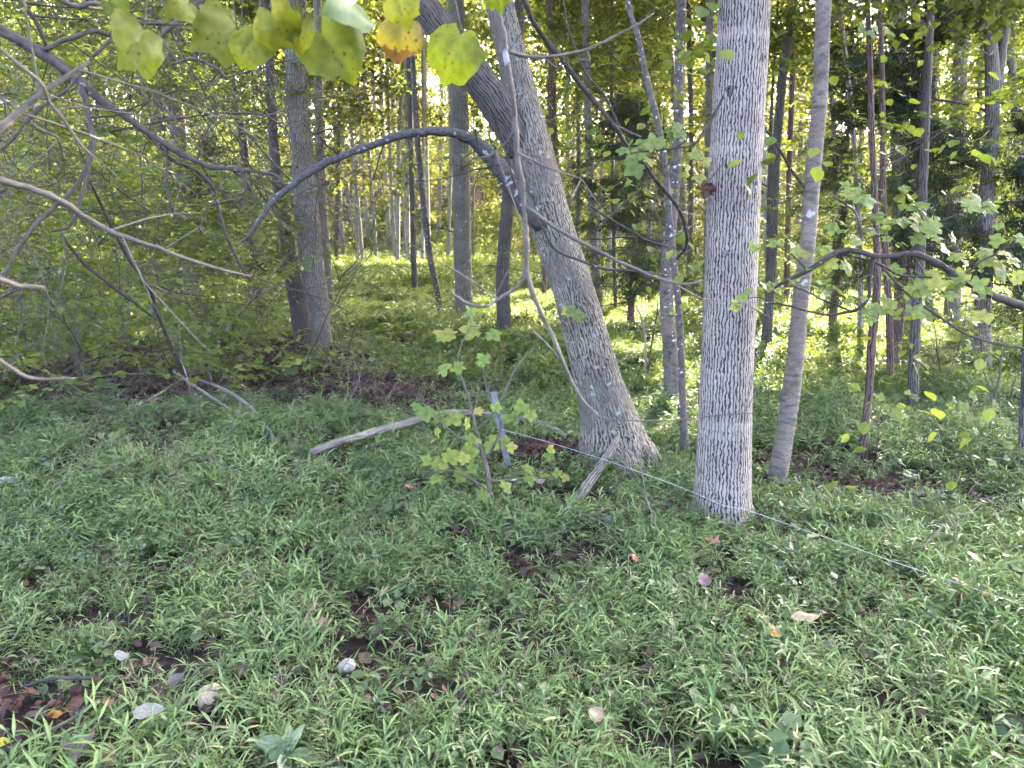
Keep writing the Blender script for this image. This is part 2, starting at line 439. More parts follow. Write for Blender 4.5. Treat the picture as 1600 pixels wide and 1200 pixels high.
def flat(name, c, rough=.6, spec=.4, noise=0, bump=0):
    c = tuple(x * .75 for x in c)
    m, nt, b = new_mat(name)
    L = nt.links.new
    col = None
    if noise:
        tc = N(nt, 'ShaderNodeTexCoord')
        n1 = N(nt, 'ShaderNodeTexNoise'); n1.inputs['Scale'].default_value = noise; n1.inputs['Detail'].default_value = 6
        L(tc.outputs['Object'], n1.inputs['Vector'])
        r1 = ramp(nt, [(.3, tuple(x * .6 for x in c)), (.7, tuple(min(1, x * 1.25) for x in c))]); L(n1.outputs['Fac'], r1.inputs[0])
        L(r1.outputs[0], b.inputs['Base Color'])
        if bump:
            bp = N(nt, 'ShaderNodeBump'); bp.inputs['Distance'].default_value = bump
            L(n1.outputs['Fac'], bp.inputs['Height']); L(bp.outputs[0], b.inputs['Normal'])
    else:
        b.inputs['Base Color'].default_value = (*c, 1)
    b.inputs['Roughness'].default_value = rough
    b.inputs['Specular IOR Level'].default_value = spec
    return m

# ------------------------------------------------------------------ ground
def build_ground():
    t = np.linspace(-1, 1, 221)
    xs = 6 * np.sinh(t * 4.75) / np.sinh(4.75) * 60
    u = np.linspace(0, 1, 260)
    ys = -60 + 460 * 0
    ys = np.concatenate([np.linspace(-200, -4, 14), 0.04 * 0 + (-3 + 403 * (np.sinh(u * 4.6) / np.sinh(4.6)))])
    X, Y = np.meshgrid(xs, ys)
    Z = H(X, Y) - .004
    V = np.stack([X, Y, Z], -1).reshape(-1, 3)
    nx = len(xs)
    Fc = [(j * nx + i, j * nx + i + 1, (j + 1) * nx + i + 1, (j + 1) * nx + i) for j in range(len(ys) - 1) for i in range(nx - 1)]
    mb = MB(); mb.add(V, Fc)
    o = mobj('ground', mb.mesh('ground', M['soil']))
    o['kind'] = 'structure'
build_ground()

# ------------------------------------------------------------------ scattering of uncountable stuff
def scatter(name, label, cat, pts, rot, scl, idx, sources):
    """one object; each point carries a copy of one of the source meshes (geometry nodes)"""
    coll = bpy.data.collections.new(name + '_sources')
    for i, me in enumerate(sources):
        o = bpy.data.objects.new('%s_source_%02d' % (name, i), me)
        coll.objects.link(o)
    me = bpy.data.meshes.new(name)
    n = len(pts)
    me.vertices.add(n)
    me.vertices.foreach_set('co', np.asarray(pts, np.float32).ravel())
    a = me.attributes.new('rot', 'FLOAT_VECTOR', 'POINT'); a.data.foreach_set('vector', np.asarray(rot, np.float32).ravel())
    a = me.attributes.new('scl', 'FLOAT', 'POINT'); a.data.foreach_set('value', np.asarray(scl, np.float32).ravel())
    a = me.attributes.new('idx', 'INT', 'POINT'); a.data.foreach_set('value', np.asarray(idx, np.int32).ravel())
    me.update()
    ng = bpy.data.node_groups.new(name + '_nodes', 'GeometryNodeTree')
    ng.interface.new_socket('Geometry', in_out='INPUT', socket_type='NodeSocketGeometry')
    ng.interface.new_socket('Geometry', in_out='OUTPUT', socket_type='NodeSocketGeometry')
    gi = ng.nodes.new('NodeGroupInput'); go = ng.nodes.new('NodeGroupOutput')
    ci = ng.nodes.new('GeometryNodeCollectionInfo')
    ci.inputs['Collection'].default_value = coll
    ci.inputs['Separate Children'].default_value = True
    ci.inputs['Reset Children'].default_value = True
    iop = ng.nodes.new('GeometryNodeInstanceOnPoints')
    iop.inputs['Pick Instance'].default_value = True
    def attr(nm, t):
        x = ng.nodes.new('GeometryNodeInputNamedAttribute'); x.data_type = t; x.inputs['Name'].default_value = nm
        return x.outputs['Attribute']
    L = ng.links.new
    L(gi.outputs[0], iop.inputs['Points']); L(ci.outputs[0], iop.inputs['Instance'])
    L(attr('idx', 'INT'), iop.inputs['Instance Index'])
    L(attr('rot', 'FLOAT_VECTOR'), iop.inputs['Rotation'])
    L(attr('scl', 'FLOAT'), iop.inputs['Scale'])
    L(iop.outputs[0], go.inputs[0])
    o = mobj(name, me)
    md = o.modifiers.new('scatter', 'NODES'); md.node_group = ng
    tag(o, label, cat, kind='stuff')
    return o

def rotz(v, a):
    c, s = math.cos(a), math.sin(a)
    return np.stack([v[:, 0] * c - v[:, 1] * s, v[:, 0] * s + v[:, 1] * c, v[:, 2]], -1)

def blade(mb, base, az, el, L, W, droop, r, seg=3, fold=.25):
    """one lanceolate leaf from base, heading az, rising el, bending down by droop"""
    base = np.array(base, float)
    V = []; UV = []
    p = base.copy(); a = el
    h = np.array([math.cos(az), math.sin(az), 0]); side = np.array([-math.sin(az), math.cos(az), 0])
    roll = r.uniform(-.8, .8)
    prof = {3: [.25, 1.0, .72, 0.02], 4: [.22, .9, 1., .62, 0.02], 2: [.3, 1.0, .03]}[seg]
    for i in range(seg + 1):
        w = W * .5 * prof[i]
        up = np.array([0, 0, 1.]) * math.cos(a) - h * math.sin(a)
        s = side * math.cos(roll) + up * math.sin(roll)
        V += [p - s * w + up * w * fold * 2, p, p + s * w + up * w * fold * 2]
        UV += [(0, i / seg), (.5, i / seg), (1, i / seg)]
        st = L / seg
        p = p + (h * math.cos(a) + np.array([0, 0, 1.]) * math.sin(a)) * st
        a -= droop / seg
    Fc = []
    for i in range(seg):
        Fc += [(i * 3, i * 3 + 1, i * 3 + 4, i * 3 + 3), (i * 3 + 1, i * 3 + 2, i * 3 + 5, i * 3 + 4)]
    mb.add(V, Fc, UV)

def grass_sprig(seed, mat, nstem=4, hgt=.17, leafL=.075, leafW=.0125, seg=3):
    r = random.Random(seed)
    mb = MB()
    for s in range(nstem):
        az = r.uniform(0, 6.28); lean = r.uniform(.15, 1.0)
        x, y = r.uniform(-.035, .035), r.uniform(-.035, .035)
        h = hgt * r.uniform(.6, 1.25)
        P = []
        for i in range(5):
            t = i / 4
            P.append((x + math.cos(az) * lean * h * t ** 1.6, y + math.sin(az) * lean * h * t ** 1.6, h * (t - .28 * lean * t * t)))
        tube(mb, P, [.0013, .0012, .001, .0008, .0005], 3, cap=False)
        k = r.randint(5, 7)
        for j in range(k):
            t = .22 + .78 * (j + r.uniform(0, .4)) / k
            t = min(t, 1)
            i = min(int(t * 4), 3); ft = t * 4 - i
            p = [P[i][c] * (1 - ft) + P[i + 1][c] * ft for c in range(3)]
            a2 = az + (1.2 if j % 2 else -1.2) * r.uniform(.4, 1.5) + (0 if j < k - 1 else 0)
            if j == k - 1: a2 = az + r.uniform(-.4, .4)
            blade(mb, p, a2, r.uniform(-.1, .95), leafL * r.uniform(.6, 1.35), leafW * r.uniform(.7, 1.2), r.uniform(.05, 1.1), r, seg)
    return mb.mesh('grass_sprig', mat, True)

SIX = np.array([(0, 0, 0), (.36, .28, .06), (.40, .58, .05), (0, 1, -.05), (-.40, .58, .05), (-.36, .28, .06)], float)
FOUR = np.array([(0, 0, 0), (.36, .45, .09), (0, 1, -.04), (-.36, .45, .09)], float)

def leaf_cloud(name, P, size, mat, r, tmpl=FOUR, flatness=.6, aspect=1.0, dirs=None):
    """a leaf at every point of P; flatness 1 keeps them level, 0 turns them any way"""
    n = len(P)
    az = r.random(n) * 6.283
    tilt = (r.random(n) - .5) * 2 * (1 - flatness) * 1.7 - .35
    roll = (r.random(n) - .5) * 2 * (1 - flatness) * 1.7 + (r.random(n) - .5) * .5
    sz = size * (.65 + .7 * r.random(n))
    T = tmpl * np.array([aspect, 1, 1])
    k = len(T)
    V = np.repeat(T[None], n, 0) * sz[:, None, None]
    c, s = np.cos(roll)[:, None], np.sin(roll)[:, None]
    x, y, z = V[..., 0], V[..., 1], V[..., 2]
    x, z = x * c + z * s, -x * s + z * c
    c, s = np.cos(tilt)[:, None], np.sin(tilt)[:, None]
    y, z = y * c - z * s, y * s + z * c
    c, s = np.cos(az)[:, None], np.sin(az)[:, None]
    x, y = x * c - y * s, x * s + y * c
    V = np.stack([x, y, z], -1) + np.asarray(P)[:, None, :]
    base = (np.arange(n) * k)[:, None]
    if k == 4: fi = np.array([[0, 1, 2], [0, 2, 3]])
    else: fi = np.array([[0, 1, 2, 3], [0, 3, 4, 5]])
    Fc = (base[:, :, None] + fi[None]).reshape(-1, fi.shape[1])
    return V.reshape(-1, 3), Fc

def cloud_mesh(name, V, Fc, mat, extra=None):
    mb = MB()
    mb.v = V.tolist(); mb.f = [tuple(f) for f in Fc.tolist()]; mb.uv = [(0, 0)] * len(V); mb.n = len(V)
    if extra: mb.add(extra.v, extra.f, extra.uv)
    return mb.mesh(name, mat, False)

def clump(seed, n, rad, size, mat, tmpl=FOUR, flatness=.55, squash=.7):
    r = np.random.default_rng(seed)
    # several leafy twigs fanning through a ball, so that the clump has gaps
    P = []
    nt = max(4, n // 9)
    for i in range(nt):
        d = r.normal(size=3); d /= np.linalg.norm(d); d[2] *= .6
        s = r.normal(size=3) * rad * .35
        L = rad * (.5 + r.random() * .7)
        for j in range(n // nt):
            P.append(s + d * L * (j / (n / nt)) + r.normal(size=3) * size * .5)
    P = np.array(P) * np.array([1, 1, squash])
    V, Fc = leaf_cloud('c', P, size, mat, r, tmpl, flatness)
    return cloud_mesh('leaf_clump', V, Fc, mat)

def spray(seed, mat, L=.55, leaf=.075, n=13):
    """a flat leafy twig with alternate leaves"""
    r = random.Random(seed)
    mb = MB()
    P = []
    zz = r.uniform(-.1, .25)
    for i in range(5):
        t = i / 4
        P.append((L * t, .08 * math.sin(t * 3 + seed), zz * t - .22 * L * t * t))
    tube(mb, P, [.004, .0034, .0028, .002, .001], 3, cap=False)
    rr = np.random.default_rng(seed)
    for j in range(n):
        t = .15 + .85 * j / (n - 1)
        i = min(int(t * 4), 3); ft = t * 4 - i
        p = np.array([P[i][c] * (1 - ft) + P[i + 1][c] * ft for c in range(3)])
        a = (1 if j % 2 else -1) * r.uniform(.6, 1.3) - math.pi / 2
        if j == n - 1: a = -math.pi / 2
        s = leaf * r.uniform(.7, 1.25)
        T = SIX * s
        tl, ro = r.uniform(-.6, .25), r.uniform(-.5, .5)
        x, y, z = T[:, 0], T[:, 1], T[:, 2]
        x, z = x * math.cos(ro) + z * math.sin(ro), -x * math.sin(ro) + z * math.cos(ro)
        y, z = y * math.cos(tl) - z * math.sin(tl), y * math.sin(tl) + z * math.cos(tl)
        V = rotz(np.stack([x, y, z], -1), a) + p
        mb.add(V, [(0, 1, 2, 3), (0, 3, 4, 5)])
    return mb.mesh('leafy_spray', mat, False)

# ------------------------------------------------------------------ branching twigs
def wander(r, start, d, L, n, wob, droop):
    P = [Vector(start)]
    d = Vector(d).normalized()
    for i in range(n):
        d = (d + Vector((r.gauss(0, wob), r.gauss(0, wob), r.gauss(0, wob) - droop))).normalized()
        P.append(P[-1] + d * (L / n))
    return P

def ramify(mb, r, start, d, L, rad, depth, org, wob=.16, droop=.02, kids=(2, 4), seg=5, tips=None):
    n = max(3, int(L / .12)) if L > .4 else 3
    n = min(n, 9)
    P = wander(r, start, d, L, n, wob, droop)
    tube(mb, P, [rad * (1 - .75 * i / n) for i in range(n + 1)], seg, cap=False, org=org, seed=r.randint(0, 999))
    if tips is not None and depth == 0: tips.append(P[-1])
    if depth <= 0: return P
    for k in range(r.randint(*kids)):
        t = r.uniform(.3, .95)
        i = min(int(t * n), n - 1)
        p = P[i]
        dd = (P[i + 1] - P[i]).normalized()
        ax = Vector((r.gauss(0, 1), r.gauss(0, 1), r.gauss(0, 1)))
        ax = (ax - dd * ax.dot(dd)).normalized()
        nd = (dd * .75 + ax * r.uniform(.5, 1.0)).normalized()
        ramify(mb, r, p, nd, L * r.uniform(.35, .65), max(rad * (1 - .7 * t) * .65, .0012), depth - 1, org, wob, droop, kids, max(3, seg - 1), tips)
    return P

# ------------------------------------------------------------------ gaps in the canopy where the sun reaches the glade
BEAMS = [(gr(px, py), rad) for px, py, rad in [(1195, 598, .7), (1260, 570, .9), (1300, 540, 1.2), (1350, 490, 1.8), (1410, 520, 1.1), (965, 485, 1.5), (845, 475, 1.3), (1500, 470, 2.0), (1560, 440, 2.4), (560, 430, 2.4), (1075, 640, .4), (1440, 690, .4), (1010, 560, .5)]]
def in_beam(P, extra=0.0):
    P = np.atleast_2d(np.asarray(P, float))
    S = np.array(SUN_DIR)
    hit = np.zeros(len(P), bool)
    for g, rad in BEAMS:
        v = P - np.array(g)
        t = v @ S
        d = np.linalg.norm(v - t[:, None] * S, axis=1)
        hit |= (d < rad + extra) & (t > .3)
    return hit

# ------------------------------------------------------------------ crowns (shared by the trees)
CROWN_ARR = {}
def crown_mesh(seed, n_clump=105, per=75, rx=2.6, rz=3.6, leaf=.17, mat=None):
    r = np.random.default_rng(seed)
    P = []
    for i in range(n_clump):
        d = r.normal(size=3); d /= np.linalg.norm(d)
        q = d * np.array([rx, rx, rz]) * (.35 + .65 * r.random() ** .5)
        if r.random() < .12: continue
        rad = .35 + .5 * r.random()
        P.append(q + r.normal(size=(per, 3)) * rad * np.array([.6, .6, .38]))
    P = np.concatenate(P)
    V, Fc = leaf_cloud('c', P, leaf, mat, r, FOUR, .5)
    me = cloud_mesh('crown', V, Fc, mat)
    CROWN_ARR[me.name] = V
    return me
CROWN = [crown_mesh(100 + i, mat=M['canopy']) for i in range(4)]
CROWN_FAR = [crown_mesh(120 + i, n_clump=48, mat=M['far']) for i in range(3)]

# ------------------------------------------------------------------ trees
TREES = []
def limb_part(name, parent, pts, Y, mat, seg=8, n=4, dY=0.0, seed=0, org=None, lump=.08, cap=True, kink=.22):
    """a limb traced in the photo; pts (px, py, width px); Y start distance, dY change to its end"""
    P = []; Rd = []
    m = len(pts)
    for i, (px, py, w) in enumerate(pts):
        y = Y + dY * i / max(1, m - 1)
        p = at(px, py, y); P.append(p); Rd.append(w * .5 * dep(p) / F)
    mb = MB()
    Q, S = smooth_path(P, Rd, n)
    kr = random.Random(seed * 13 + 5)
    ko = Vector((0, 0, 0))
    for i in range(1, len(Q) - 1):
        fq = min(1.0, (Q[i + 1] - Q[i]).length / (3.0 * S[i]))        # stout limbs bend less per step
        ko = ko * .6 + Vector((kr.gauss(0, 1), kr.gauss(0, 1), kr.gauss(0, 1))) * S[i] * kink * fq
        Q[i] = Q[i] + ko
        S[i] = S[i] * (1 + ((kr.random() - .45) * .22 + (.28 if kr.random() < .10 else 0)) * fq)
    tube(mb, Q, S, seg, 1, lump=lump, org=org if org is not None else parent.location, seed=seed, cap=cap)
    o = mobj(name, mb.mesh(name, mat), parent)
    return o, P, Rd

def tree(label, pts, mat, Y=None, top=13.0, crown=True, far=False, group=None, seg=14, n=6, lump=.05, flare=.35, name='tree', twigs=0, seed=0, twz=(1.0, 5.0), crown_s=1.0, leafy=0, fl=3, cat='tree'):
    b = gr(pts[0][0], pts[0][1])
    if Y is not None:
        q = at(pts[0][0], pts[0][1], Y)
        b = Vector((q.x, q.y, Hf(q.x, q.y)))
    Yb = b.y
    root = thing(name, label, cat, b, group)
    P = [Vector((b.x, b.y, b.z - .12))]
    Rd = [pts[0][2] * .5 * dep(b) / F]
    for (px, py, w) in pts:
        p = at(px, py, Yb)
        if p.z < P[-1].z + .02: continue
        P.append(p); Rd.append(w * .5 * dep(p) / F)
    d = (P[-1] - P[max(0, len(P) - 3)]).normalized()
    z = P[-1].z; r0 = Rd[-1]; p = P[-1].copy(); k = 0
    r = random.Random(seed * 7 + 3)
    while z < top:
        d = (d + Vector((r.gauss(0, .035), r.gauss(0, .035), .12))).normalized()
        st = 1.2
        p = p + d * st; z = p.z; k += 1
        P.append(p.copy()); Rd.append(max(r0 * (1 - .75 * (z - P[-2].z * 0) / (top + 2)), r0 * .25))
    mb = MB()
    tube(mb, P, Rd, seg, n, lump=lump, flare=flare, org=b, seed=seed, fl=fl)
    tr = mobj('trunk', mb.mesh('trunk', mat), root)
    if crown:
        me = (CROWN_FAR if far else CROWN)[seed % (3 if far else 4)]
        c = mobj('crown', me, root, P[-1] - b + Vector((0, 0, -1.0)), 'stuff')
        c.rotation_euler = (0, 0, r.random() * 6.28)
        s = crown_s * (.9 + .3 * r.random())
        c.scale = (s, s, s)
        if in_beam(b + c.location, 4.5 * s)[0]:      # the leaves the sun shines past are left off this crown
            V = CROWN_ARR[me.name]
            a = c.rotation_euler.z
            W = rotz(V, a) * s + np.array(b + c.location)
            keep = ~in_beam(W[::4], .1)
            if not keep.all():
                Vk = V.reshape(-1, 4, 3)[keep].reshape(-1, 3)
                Fk = (np.arange(len(Vk) // 4) * 4)[:, None, None] + np.array([[0, 1, 2], [0, 2, 3]])[None]
                c.data = cloud_mesh('crown', Vk, Fk.reshape(-1, 3), M['far'] if far else M['canopy'])
    for t in range(twigs):
        zz = r.uniform(*twz)
        i = max(1, min(len(P) - 2, next((j for j, q in enumerate(P) if q.z > zz), len(P) - 2)))
        t0 = (zz - P[i - 1].z) / max(1e-3, P[i].z - P[i - 1].z)
        s = P[i - 1].lerp(P[i], max(0, min(1, t0)))
        a = r.uniform(0, 6.28)
        mbt = MB()
        tips = []
        ramify(mbt, r, s, (math.cos(a), math.sin(a), r.uniform(-.1, .7)), r.uniform(.7, 1.9), max(.006, min(.02, Rd[i] * .2)), 2, b, .17, .015, (2, 4), 5, tips)
        br = mobj('branch', mbt.mesh('branch', M['darktwig']), root)
        if leafy and tips:
            rr = np.random.default_rng(seed * 31 + t)
            LP = np.concatenate([np.array(q - b)[None] + rr.normal(size=(leafy, 3)) * .11 for q in tips])
            V, Fc = leaf_cloud('l', LP, .08, None, rr, SIX, .6)
            mobj('foliage', cloud_mesh('foliage', V, Fc, M['under']), br, (0, 0, 0), 'stuff')
    TREES.append((b, P, Rd, root))
    return root, P, Rd, b

# --- the two trunks that carry the picture
ash, ashP, ashR, ashB = tree('large straight pale tree trunk with finely ridged bark, right of the leaning trunk',
    [(1128, 803, 96), (1128, 780, 89), (1131, 700, 84), (1135, 600, 81), (1140, 480, 80), (1147, 300, 80), (1155, 150, 79), (1163, 0, 79)], M['ash'],
    seg=96, n=16, lump=.022, flare=.10, top=15, seed=1, fl=4, name='ridged_bark_tree')
# knots and scars on it
def knot(parent, px, py, s, mat, trunkP):
    # swirl of bark standing proud of the trunk's near face
    P = at(px, py, ashB.y)
    # find trunk axis point at this height
    ax = min(ashP, key=lambda q: abs(q.z - P.z)); rr = ashR[ashP.index(ax)]
    off = max(-.98, min(.98, (P.x - ax.x) / rr)) * rr
    yy = ax.y - math.sqrt(max(1e-5, rr * rr - off * off))
    c = Vector((ax.x + off, yy, P.z))
    mb = MB(); V = []; Fc = []
    nr = Vector((off, yy - ax.y, 0)).normalized(); sd = Vector((0, 0, 1)).cross(nr)
    rings = [(1.0, -.004), (.75, .008), (.45, .012), (.25, .002), (.05, -.012)]
    for (q, h) in rings:
        for k in range(14):
            a = k / 14 * 6.283
            w = 1 + .18 * math.sin(3 * a + px)
            V.append(c - parent.location + (sd * math.cos(a) * .8 + Vector((0, 0, 1)) * math.sin(a)) * q * s * w + nr * h * s / .03)
    for i in range(4):
        for k in range(14):
            Fc.append((i * 14 + k, i * 14 + (k + 1) % 14, (i + 1) * 14 + (k + 1) % 14, (i + 1) * 14 + k))
    mb.add(V, Fc, [(p[0] * 1.0, p[2] * 1.0) for p in V])
    mobj('knot', mb.mesh('knot', mat), parent)
knot(ash, 1131, 147, .030, M['dark'], ashP)
knot(ash, 1183, 97, .026, M['grey'], ashP)
knot(ash, 1172, 288, .014, M['dark'], ashP)
knot(ash, 1124, 395, .018, M['grey'], ashP)

lean, leanP, leanR, leanB = tree('thick flaky grey trunk leaning to the left, with a forked top',
    [(968, 728, 106), (962, 700, 98), (952, 650, 84), (937, 600, 74), (916, 525, 70), (893, 450, 66), (868, 375, 68), (846, 300, 72), (828, 225, 68), (815, 160, 56), (803, 100, 46), (778, 0, 43)], M['lean'],
    seg=72, n=10, lump=.06, flare=.30, top=12, seed=2, fl=5, name='leaning_tree')
YL = leanB.y
limb_part('limb', lean, [(818, 232, 50), (800, 200, 52), (768, 150, 50), (735, 110, 48), (700, 62, 44), (655, 2, 40), (600, -80, 36), (540, -190, 30)], YL - .02, M['dark'], 20, 6, -.4, 5)
lo, lP, lR = limb_part('limb', lean, [(846, 352, 26), (822, 325, 30), (800, 292, 30), (780, 262, 28), (755, 235, 24), (730, 214, 17), (690, 206, 14), (640, 208, 13), (600, 220, 12), (540, 242, 12), (500, 259, 13), (465, 282, 11), (430, 310, 9), (402, 348, 7), (378, 380, 4)], YL - .12, M['limb'], 12, 5, -.5, 6)
def sub_twigs(parent, P, Rd, org, n, r, L=(.3, .9), mat=None, depth=2, rmax=.006, name='twig', droop=.01):
    for k in range(n):
        i = r.randint(1, len(P) - 2)
        s = P[i].lerp(P[i + 1], r.random())
        dd = (P[i + 1] - P[i]).normalized()
        ax = Vector((r.gauss(0, 1), r.gauss(0, .6), r.gauss(0, 1))); ax = (ax - dd * ax.dot(dd)).normalized()
        mb = MB()
        ramify(mb, r, s, (dd * .5 + ax).normalized(), r.uniform(*L), min(rmax, Rd[i] * .5), depth, org, .17, droop, (1, 3), 4)
        mobj(name, mb.mesh(name, mat or M['darktwig']), parent)
sub_twigs(lo, lP, lR, lean.location, 18, random.Random(4), (.2, .8))
# roots spreading from its foot
for k, (px, py, w) in enumerate([(1020, 742, 20), (930, 745, 16), (985, 752, 14)]):
    e = gr(px, py); s = leanB + (e - leanB) * .05 + Vector((-.05, 0, .26 - .04 * k))
    mb = MB(); tube(mb, [s, leanB + (e - leanB) * .75 + Vector((0, 0, .07)), e + (e - leanB) * .25 - Vector((0, 0, .05))], [.10, .10, .05], 18, 6, lump=.10, org=leanB, seed=k)
    mobj('root', mb.mesh('root', M['dark'] if k < 2 else M['lean']), lean)

# --- the other trunks one can pick out (traced feet, widths and lean)
T = tree
T('slim brown-grey tree with white lichen blots just right of the ridged trunk', [(1214, 764, 30), (1216, 740, 27), (1232, 640, 28), (1245, 540, 26), (1252, 460, 25), (1262, 380, 24), (1270, 270, 25), (1281, 150, 23), (1288, 0, 23)], M['smooth'], seg=24, n=8, top=11, seed=3, flare=.2, twigs=3, twz=(1.6, 4), leafy=4)
T('thin dark sapling dotted with white lichen, between leaning and ridged trunks', [(1070, 708, 13), (1066, 600, 11), (1062, 500, 11), (1055, 430, 11), (1045, 330, 11), (1040, 260, 10), (1030, 200, 10), (1012, 130, 10), (995, 50, 9), (980, 0, 8)], M['lichen'], seg=12, top=6, crown=True, crown_s=.45, seed=4, flare=.1, twigs=6, twz=(1.2, 3.6), leafy=5)
T('grey trunk just behind the thin lichen-dotted sapling', [(1050, 618, 24), (1045, 520, 21), (1041, 450, 20), (1048, 350, 20), (1055, 270, 18), (1060, 190, 17), (1062, 100, 15), (1065, 0, 16)], M['lichen'], seg=20, seed=5, flare=.15, twigs=2)
T('reddish-brown thin sapling standing behind the lobed-leaf branch', [(1347, 712, 13), (1352, 660, 11), (1357, 620, 11), (1362, 540, 13), (1368, 480, 13), (1371, 420, 11), (1368, 340, 10), (1362, 200, 9), (1358, 60, 8)], M['rust'], seg=12, top=5.5, crown_s=.4, seed=6, flare=.2, twigs=5, twz=(.9, 3.2), leafy=4)
T('dark smooth trunk, second right of the reddish sapling', [(1426, 642, 17), (1428, 560, 15), (1432, 480, 15), (1437, 420, 14), (1442, 300, 13), (1450, 100, 12)], M['dark'], seg=16, seed=7, flare=.15, twigs=3)
T('short-footed brown trunk between the reddish sapling and dark smooth trunk', [(1391, 602, 11), (1390, 500, 11), (1385, 420, 10), (1380, 300, 9), (1378, 100, 8)], M['rust'], seg=12, top=9, seed=8, flare=.15, twigs=3)
forkt, fP, fR, fB = T('forked grey-brown trunk near the right edge with bright gap behind', [(1535, 590, 27), (1535, 500, 24), (1540, 400, 23), (1541, 330, 23), (1550, 200, 21), (1551, 120, 21), (1547, 60, 19), (1541, 0, 18)], M['grey'], seg=20, seed=9, flare=.12, twigs=3)
limb_part('limb', forkt, [(1553, 170, 14), (1562, 110, 13), (1570, 50, 12), (1578, -20, 11), (1590, -140, 10)], fB.y, M['grey'], 12, 4, 0, 3)
T('dark slender stem cut by the right edge of the picture', [(1598, 712, 11), (1598, 660, 10), (1602, 560, 9), (1606, 400, 8)], M['dark'], seg=10, top=5, crown_s=.4, seed=10)
T('pale-topped trunk of the twin pair left of centre, reddish low down', [(507, 550, 27), (500, 500, 30), (489, 420, 36), (479, 330, 38), (470, 220, 36), (462, 100, 32), (457, 0, 30)], M['grey'], seg=24, seed=11, flare=.1, twigs=4, leafy=4)
T('darker trunk of the twin pair left of centre', [(476, 540, 30), (465, 470, 27), (452, 400, 24), (441, 330, 20), (430, 250, 15), (422, 120, 13), (416, 0, 12)], M['dark'], seg=18, seed=12, flare=.12, twigs=4, leafy=4)
T('straight furrowed trunk between the lower limb and leaning trunk', [(726, 497, 27), (723, 400, 27), (721, 300, 28), (719, 200, 29), (715, 120, 28), (711, 0, 27)], M['grey'], seg=24, seed=13, flare=.1, twigs=3)
T('dark ridged trunk with its foot just left of the leaning trunk', [(788, 527, 24), (786, 450, 22), (787, 400, 20), (792, 330, 19), (799, 260, 18), (806, 150, 17), (812, 0, 16)], M['dark'], seg=20, seed=14, flare=.12)
T('pale grey trunk with a crook behind the left dark branch', [(304, 482, 30), (298, 400, 29), (292, 300, 28), (284, 240, 27), (276, 180, 25), (268, 130, 22), (265, 60, 20), (262, 0, 20)], M['grey'], seg=20, seed=15, flare=.1, twigs=5, leafy=5)
T('narrow dark trunk beside the crooked pale grey trunk', [(292, 470, 16), (276, 360, 15), (264, 270, 14), (252, 180, 13), (242, 110, 13), (236, 0, 12)], M['dark'], seg=14, seed=16, twigs=4, leafy=5)
T('dark leaning trunk between the crooked trunk and the twin pair', [(404, 478, 15), (398, 400, 14), (389, 300, 14), (380, 220, 13), (370, 160, 13), (357, 90, 12), (348, 0, 12)], M['dark'], seg=14, seed=17, twigs=4, leafy=5)
T('narrow grey trunk close behind the twin pair on its right', [(517, 480, 15), (511, 420, 15), (505, 340, 15), (501, 250, 14), (498, 150, 14), (496, 0, 13)], M['grey'], seg=14, seed=18, twigs=3)
T('thin dark pole trunk in front of the pale far trunks', [(648, 455, 10), (646, 380, 9), (644, 300, 9), (640, 150, 8), (638, 0, 8)], M['dark'], seg=10, seed=19)
T('thin kinked trunk with its foot left of the straight furrowed trunk', [(692, 495, 9), (680, 440, 10), (672, 400, 10), (664, 340, 10), (655, 250, 9), (648, 150, 9), (640, 0, 8)], M['lichen'], seg=10, seed=20)
T('slender dark reddish trunk right behind the leaning trunk', [(876, 455, 13), (873, 380, 12), (868, 260, 12), (865, 180, 12), (861, 60, 11), (858, 0, 11)], M['rust'], Y=17, seg=12, seed=21)
T('grey trunk behind the hanging twigs, right of the dark reddish trunk', [(935, 470, 14), (928, 380, 13), (923, 280, 13), (919, 180, 13), (916, 60, 12), (914, 0, 12)], M['grey'], Y=15, seg=12, seed=22)
T('crooked dark trunk showing just right of the ridged trunk', [(1200, 500, 15), (1207, 400, 14), (1210, 300, 14), (1215, 210, 13), (1224, 110, 14), (1240, 0, 13)], M['dark'], Y=11, seg=14, seed=23, twigs=3, leafy=5)
T('pale grey trunk half hidden in the evergreen', [(1412, 500, 28), (1410, 400, 28), (1408, 300, 27), (1405, 180, 25), (1404, 60, 23), (1404, 0, 22)], M['grey'], Y=13.5, seg=16, seed=24)
T('grey trunk between the evergreen and the forked trunk', [(1487, 520, 24), (1490, 400, 23), (1494, 250, 22), (1499, 130, 22), (1508, 0, 22)], M['grey'], Y=14.5, seg=16, seed=25)
T('thin grey trunk, nearest left of the trunk between evergreen and fork', [(1452, 500, 11), (1455, 300, 10), (1459, 120, 10), (1463, 0, 10)], M['grey'], Y=16, seg=10, seed=26)
T('slim pale stem leaning over behind the lichen-blotted tree', [(1345, 490, 9), (1341, 330, 8), (1333, 200, 8), (1322, 100, 8), (1310, 0, 8)], M['pale'], Y=12, seg=10, seed=27, twigs=2)
T('thin trunk half covered by the ridged trunk on its left side', [(1104, 520, 12), (1106, 300, 12), (1108, 100, 12), (1110, 0, 12)], M['grey'], Y=13, seg=12, seed=28)
T('thin dark stem rising from yellow-lit grass right of the leaning trunk', [(962, 492, 6), (961, 440, 6), (958, 330, 6), (955, 100, 5)], M['dark'], seg=8, top=6, crown_s=.4, seed=29)
T('small dark stem in the sunlit grass right of the ridged trunk', [(1199, 545, 8), (1199, 480, 8), (1200, 400, 7), (1202, 300, 7)], M['dark'], seg=8, top=5, crown_s=.35, seed=30)
